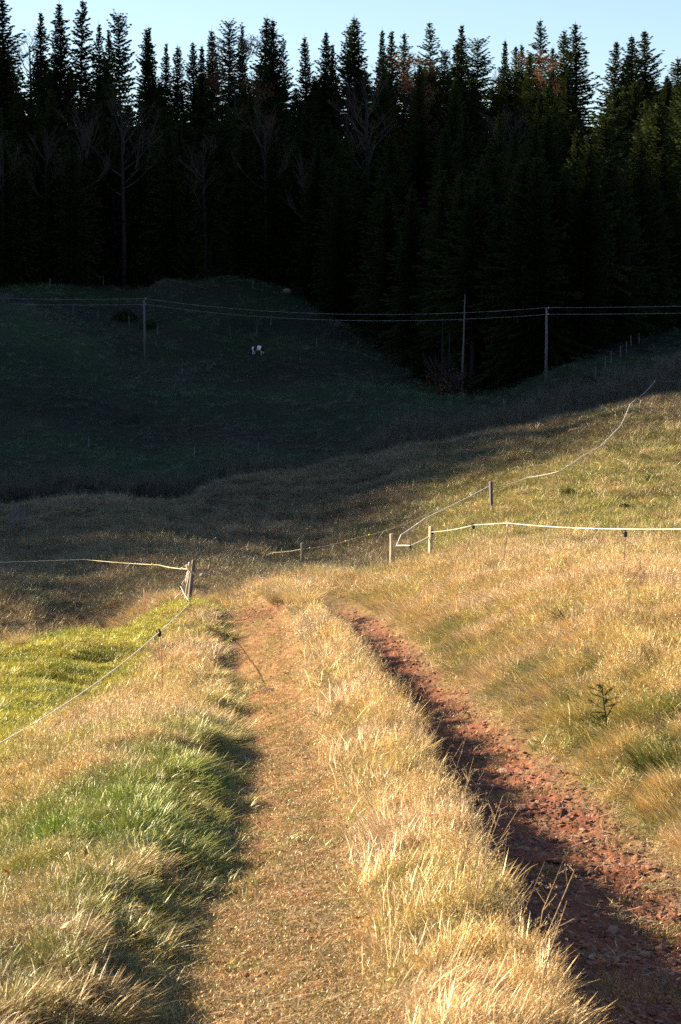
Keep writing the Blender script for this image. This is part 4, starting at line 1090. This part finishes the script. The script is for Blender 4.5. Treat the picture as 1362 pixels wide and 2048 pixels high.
# spruce sapling on the bank
p = hit(1215, 1478, 8)
t = empty('spruce_sapling', (p[0], p[1], H(p[0], p[1]))); tag(t, 'knee-high ragged spruce sapling on the right bank', 'sapling')
mb = MB(); mb.tube([(0, 0, -.05), (-.02, 0, .22), (-.06, 0, .48), (-.05, .0, .56)], [.010, .008, .005, .003], 6); link('stem', mb.mesh('stem', True), M_bark, t)
mb = MB(); r = random.Random(5)
for k in range(15):
    z = .08+.44*k/15; a = r.uniform(0, 6.28); L = r.uniform(.07, .17)*(1.15-.5*k/15); d = Vector((math.cos(a), math.sin(a), r.uniform(.1, .7))).normalized()
    mb.tube([Vector((-.1*z, 0, z)), Vector((-.1*z, 0, z))+d*L], [.003, .002], 3, False)
    for q in range(60):
        c = Vector((-.1*z, 0, z))+d*L*(.15+.85*q/34); n_ = Vector((r.gauss(0, 1), r.gauss(0, 1), r.gauss(0, 1))).normalized()*.04+d*.015; sd_ = n_.cross(d).normalized()*.0028
        mb.add([c-sd_, c+sd_, c+n_], [(0, 1, 2)])
for q in range(60):
    c = Vector((-.055, 0, .46+.1*q/60)); n_ = Vector((r.gauss(0, 1), r.gauss(0, 1), r.gauss(0, .7))).normalized()*.03; mb.add([c, c+Vector((.003, 0, .002)), c+n_], [(0, 1, 2)])
link('needles', mb.mesh('needles'), M_bush, t)
# tussocks
M_tuss = leaf_material('tussock_blades', (.035, .065, .012), (.10, .12, .03), .3)
M_tuss_y = leaf_material('tussock_blades_yellow', (.36, .27, .13), (.60, .46, .24), .3)
def tussock(px, py, rad, L, n, mat, lab, y0=8):
    p = hit(px, py, y0); r = random.Random(int(px)); mb = MB()
    for k in range(n):
        a = r.uniform(0, 6.28); q = rad*.4*math.sqrt(r.random())
        mb.blade((q*math.cos(a), q*math.sin(a), 0), a+r.gauss(0, .4), r.uniform(.1, .7), L*r.uniform(.6, 1.1), .007, r.uniform(.6, 1.7), 4, 0, r.uniform(0, 3.14))
    o = link('grass_tussock', mb.mesh('grass_tussock'), mat); o.location = (p[0], p[1], H(p[0], p[1])); tag(o, lab, 'tussock')
tussock(1143, 1258, .4, .38, 420, M_tuss, 'dark green tussock alone in the blond grass of the right bank')
tussock(36, 1296, .35, .42, 300, M_tuss_y, 'upright yellow-brown tussock on the rim of the left meadow', 30)
tussock(1315, 1560, .4, .34, 380, M_tuss, 'arching green tussock low on the right bank near the frame edge')
for px, py, lab in [(560,1208,'bleached bushy tussock at the brow between the two wheel tracks, leftmost'),(592,1206,'bleached bushy tussock at the brow between the wheel tracks, nearer the rut'),(655,1165,'bleached tussock past the brow above the start of the rut'),(612,1212,'low bleached tussock where the red rut starts'),
                    (440,1210,'bleached tussock on the brow just right of the leaning post'),(465,1206,'bleached tussock at the left side of the first wheel track on the brow'),(415,1212,'yellow tussock at the foot of the leaning post')]:
    tussock(px, py, .6, .5, 520, M_tuss_y, lab, 25)
tussock(760, 1395, .25, .3, 200, M_tuss, 'small green tussock on the edge of the rut')
# dried weed stalks leaning over the rut: each one is a plant of its own
def weed_mesh(seed, kind):
    r = random.Random(seed); st = MB(); hd = MB(); h = r.uniform(.5, .68)
    lx, ly = r.uniform(-.05, .25), r.uniform(-.15, .1)
    P = [Vector((0, 0, -.03)), Vector((lx*.3, ly*.3, h*.5)), Vector((lx, ly, h))]; st.tube(P, [.0032, .0026, .0014], 4, False)
    for k in range(9 if kind else 6):
        s = P[1].lerp(P[2], k/8); a = r.uniform(0, 6.28); e = s+Vector((math.cos(a)*.07, math.sin(a)*.07, r.uniform(.03, .10)))*r.uniform(.5, 1.1)
        st.tube([s, e], [.0015, .001], 3, False)
        for q in range(7): 
            c = e+Vector((r.gauss(0, .008), r.gauss(0, .008), r.gauss(0, .006))); u = Vector((r.gauss(0, 1), r.gauss(0, 1), r.gauss(0, 1))).normalized()*.006; hd.add([c-u, c+Vector((u.y, -u.x, u.z)), c+u], [(0, 1, 2)])
    a = st.mesh('stem'); a.materials.append(M_weed); b = hd.mesh('seed_head'); b.materials.append(M_weed); return a, b
WM = [weed_mesh(i, i % 2) for i in range(6)]; rs = random.Random(9)
for i in range(70):
    y = 8.8*(34/8.8)**((i+.5)/70)*rs.uniform(.97, 1.03); e3 = float(edges(y)[2]); x = e3+rs.uniform(-.28, .02)
    t = empty('dried_weed', (x, y, H(x, y)), rs.uniform(-.9, .9), rs.uniform(.7, 1.15)); tag(t, 'dried brown weed stalk leaning over the red rut from the grass ridge', 'weed', 'dried weeds along the rut edge')
    for nm, me in (('stem', WM[i % 6][0]), ('seed_head', WM[i % 6][1])):
        c = bpy.data.objects.new(nm, me); COL.objects.link(c); c.parent = t
for i, (px, py) in enumerate([(1330,1000),(1250,985),(1215,1000),(1105,1010),(1320,960),(1345,940),(1140,1030),(1035,1005),(1310,1240),(1200,1130),(880,1060),(940,1095)]):
    p = hit(px, py, 25); 
    t = empty('dried_weed', (p[0], p[1], H(p[0], p[1])), i*1.3, 1.5); tag(t, 'dark dry weed stalk standing in the sunlit pasture above the bank', 'weed', 'dried weeds in the upper pasture')
    for nm, me in (('stem', WM[i % 6][0]), ('seed_head', WM[i % 6][1])):
        c = bpy.data.objects.new(nm, me); COL.objects.link(c); c.parent = t
# molehills
def mound(name, px, py, rad, h, mat, lab, grp, y0=50):
    p = hit(px, py, y0); r = random.Random(int(px)); bm = bmesh.new(); bmesh.ops.create_icosphere(bm, subdivisions=3, radius=1)
    for v in bm.verts:
        k = 1+.18*perlin(np.array([v.co.x*2+px]), np.array([v.co.y*2+v.co.z]))[0]+r.uniform(-.05, .05); v.co = Vector((v.co.x*rad*k, v.co.y*rad*k, v.co.z*h*k))
    me = bpy.data.meshes.new(name); bm.to_mesh(me); bm.free(); o = link(name, me, mat); o.location = (p[0], p[1], H(p[0], p[1])); tag(o, lab, name.replace('_', ' '), grp)
MH = 'molehills on the pasture near the tape'
for px, py, s, lab in [(1263,833,.5,'molehill nearest under the skyline left of the tape'),(1303,826,.6,'molehill highest near the skyline'),(1285,848,.5,'molehill between the highest two and the tape'),(1273,862,.45,'molehill in the middle of the pasture group'),
                   (1274,871,.4,'reddish molehill lowest in the pasture group'),(1160,864,.7,'broad dark molehill left of the tape'),(1170,885,.6,'flat dark molehill below the broad one'),(995,976,.4,'small molehill right beside the highest post')]:
    mound('molehill', px, py, s, s*.36, M_soil, lab, MH)
mound('boulder', 574, 583, .7, .5, M_stone_g, 'pale boulder at the edge of the forest behind the meadow hill', None, 200)
mound('cow_pat', 541, 1382, .16, .03, M_soil, 'dark flat dropping on the left wheel track', None, 8)
mound('cow_pat', 524, 1374, .09, .025, M_soil, 'smaller dark dropping just beyond the flat one', None, 8)
# fallen leaves caught in the left verge
M_leaf = plain('orange_leaf', (.55, .13, .03), .6, .2, 20)
for i, (px, py, lab) in enumerate([(122,1948,'orange fallen leaf low in the left foreground grass'),(172,1786,'red-orange fallen leaf in the left verge'),(22,1820,'orange leaf close to the left frame edge'),(307,1535,'orange leaf tip in the verge beside the track')]):
    p = hit(px, py, 8); mb = MB(); mb.add([(0, 0, 0), (.03, .012, .01), (.065, 0, .02), (.03, -.018, .015)], [(0, 1, 2, 3)]); mb.add([(0, 0, 0), (-.02, .001, .0)], [])
    o = link('fallen_leaf', mb.mesh('fallen_leaf'), M_leaf); o.location = (p[0], p[1], H(p[0], p[1])+.24); o.rotation_euler = (.7, -.5, i*1.9); tag(o, lab, 'leaf')
# straw stems that stand out singly
for i, (px, py, L, az, z0, lab) in enumerate([(145,1792,.26,1.9,.2,'pale bent stem in the left verge'),(290,1788,.28,.3,.2,'arched pale grass stem at the edge of the left track'),(12,1620,.16,-.6,.22,'dark broken stem near the left frame edge'),(1150,1715,.2,.4,.01,'twig lying at the shadow edge in the rut'),(1180,1752,.22,2.6,.01,'second twig lying among stones in the rut')]):
    p = hit(px, py, 8); mb = MB(); d = Vector((math.cos(az), math.sin(az), 0)); mb.tube([d*0, d*L*.5+Vector((0, 0, .05)), d*L+Vector((0, 0, -.01))], [.005, .004, .0025], 5)
    o = link('loose_stem', mb.mesh('loose_stem', True), M_rod_dark if i in (2, 3, 4) else M_straw); o.location = (p[0], p[1], H(p[0], p[1])+z0); tag(o, lab, 'stem')

# ---------------------------------------------------------------- the grazing cow
def cow(px, py):
    p = hit(px, py, 150)
    V_ = [(0,0,1.02),(.45,0,1.10),(.78,0,1.08),(.95,0,1.0),(-.4,0,1.03),(-.72,0,1.08),(-.85,0,1.05),
          (-1.12,0,.78),(-1.38,0,.42),(-1.55,0,.18),(-1.68,0,.05),
          (-.62,.20,.75),(-.60,.21,.42),(-.58,.21,.03),(-.62,-.20,.75),(-.66,-.21,.42),(-.70,-.21,.03),
          (.78,.22,.80),(.90,.24,.48),(.84,.24,.03),(.78,-.22,.80),(.84,-.24,.48),(.76,-.24,.03)]
    E_ = [(0,1),(1,2),(2,3),(0,4),(4,5),(5,6),(6,7),(7,8),(8,9),(9,10),(5,11),(11,12),(12,13),(5,14),(14,15),(15,16),(2,17),(17,18),(18,19),(2,20),(20,21),(21,22)]
    Rr = [.40,.38,.34,.22,.38,.33,.27,.20,.13,.13,.08,.14,.08,.06,.14,.08,.06,.19,.09,.06,.19,.09,.06]
    me = bpy.data.meshes.new('body'); me.from_pydata(V_, E_, []); t = empty('cow', p, R(-28)); t.scale = (.95,)*3
    tag(t, 'black and white cow grazing alone on the shaded meadow hill', 'cow')
    b = link('body', me, M_cow_b, t); sk = b.modifiers.new('skin', 'SKIN'); sl = me.skin_vertices[0].data
    for i, r_ in enumerate(Rr): sl[i].radius = (r_*.86, r_)
    sl[0].use_root = True; ss = b.modifiers.new('sub', 'SUBSURF'); ss.levels = 2; ss.render_levels = 2
    dg = bpy.context.evaluated_depsgraph_get(); m2 = bpy.data.meshes.new_from_object(b.evaluated_get(dg)); b.modifiers.clear(); b.data = m2
    m2.materials.clear(); m2.materials.append(M_cow_b); m2.materials.append(M_cow_w); m2.shade_smooth()
    for pl in m2.polygons:
        c = pl.center; wht = (c.z < .62) or (.15 < c.x < .75 and c.z > .8) or (c.x < -.52 and c.x > -.8 and c.z > .5) or (c.x < -1.5)
        if -.1 < c.x < .35 and c.z < .95: wht = True
        if -1.45 < c.x < -.85: wht = False
        pl.material_index = 1 if wht else 0
    for s in (-1, 1):
        mb = MB(); mb.tube([(-1.30, s*.12, .52), (-1.30, s*.24, .50), (-1.32, s*.32, .46)], [.03, .055, .015], 6); link('ear', mb.mesh('ear', True), M_cow_b, t)
        mb = MB(); mb.tube([(-1.28, s*.08, .56), (-1.27, s*.15, .64), (-1.33, s*.17, .70)], [.025, .02, .008], 6); link('horn', mb.mesh('horn', True), M_straw, t)
    mb = MB(); mb.tube([(1.0, 0, 1.15), (1.14, 0, 1.0), (1.14, .02, .6), (1.12, 0, .4)], [.03, .03, .025, .05], 6); link('tail', mb.mesh('tail', True), M_cow_b, t)
    mb = MB(); mb.tube([(.6, 0, .72), (.62, 0, .60), (.62, 0, .54)], [.16, .15, .05], 8); link('udder', mb.mesh('udder', True), M_pink, t)
cow(515, 711)
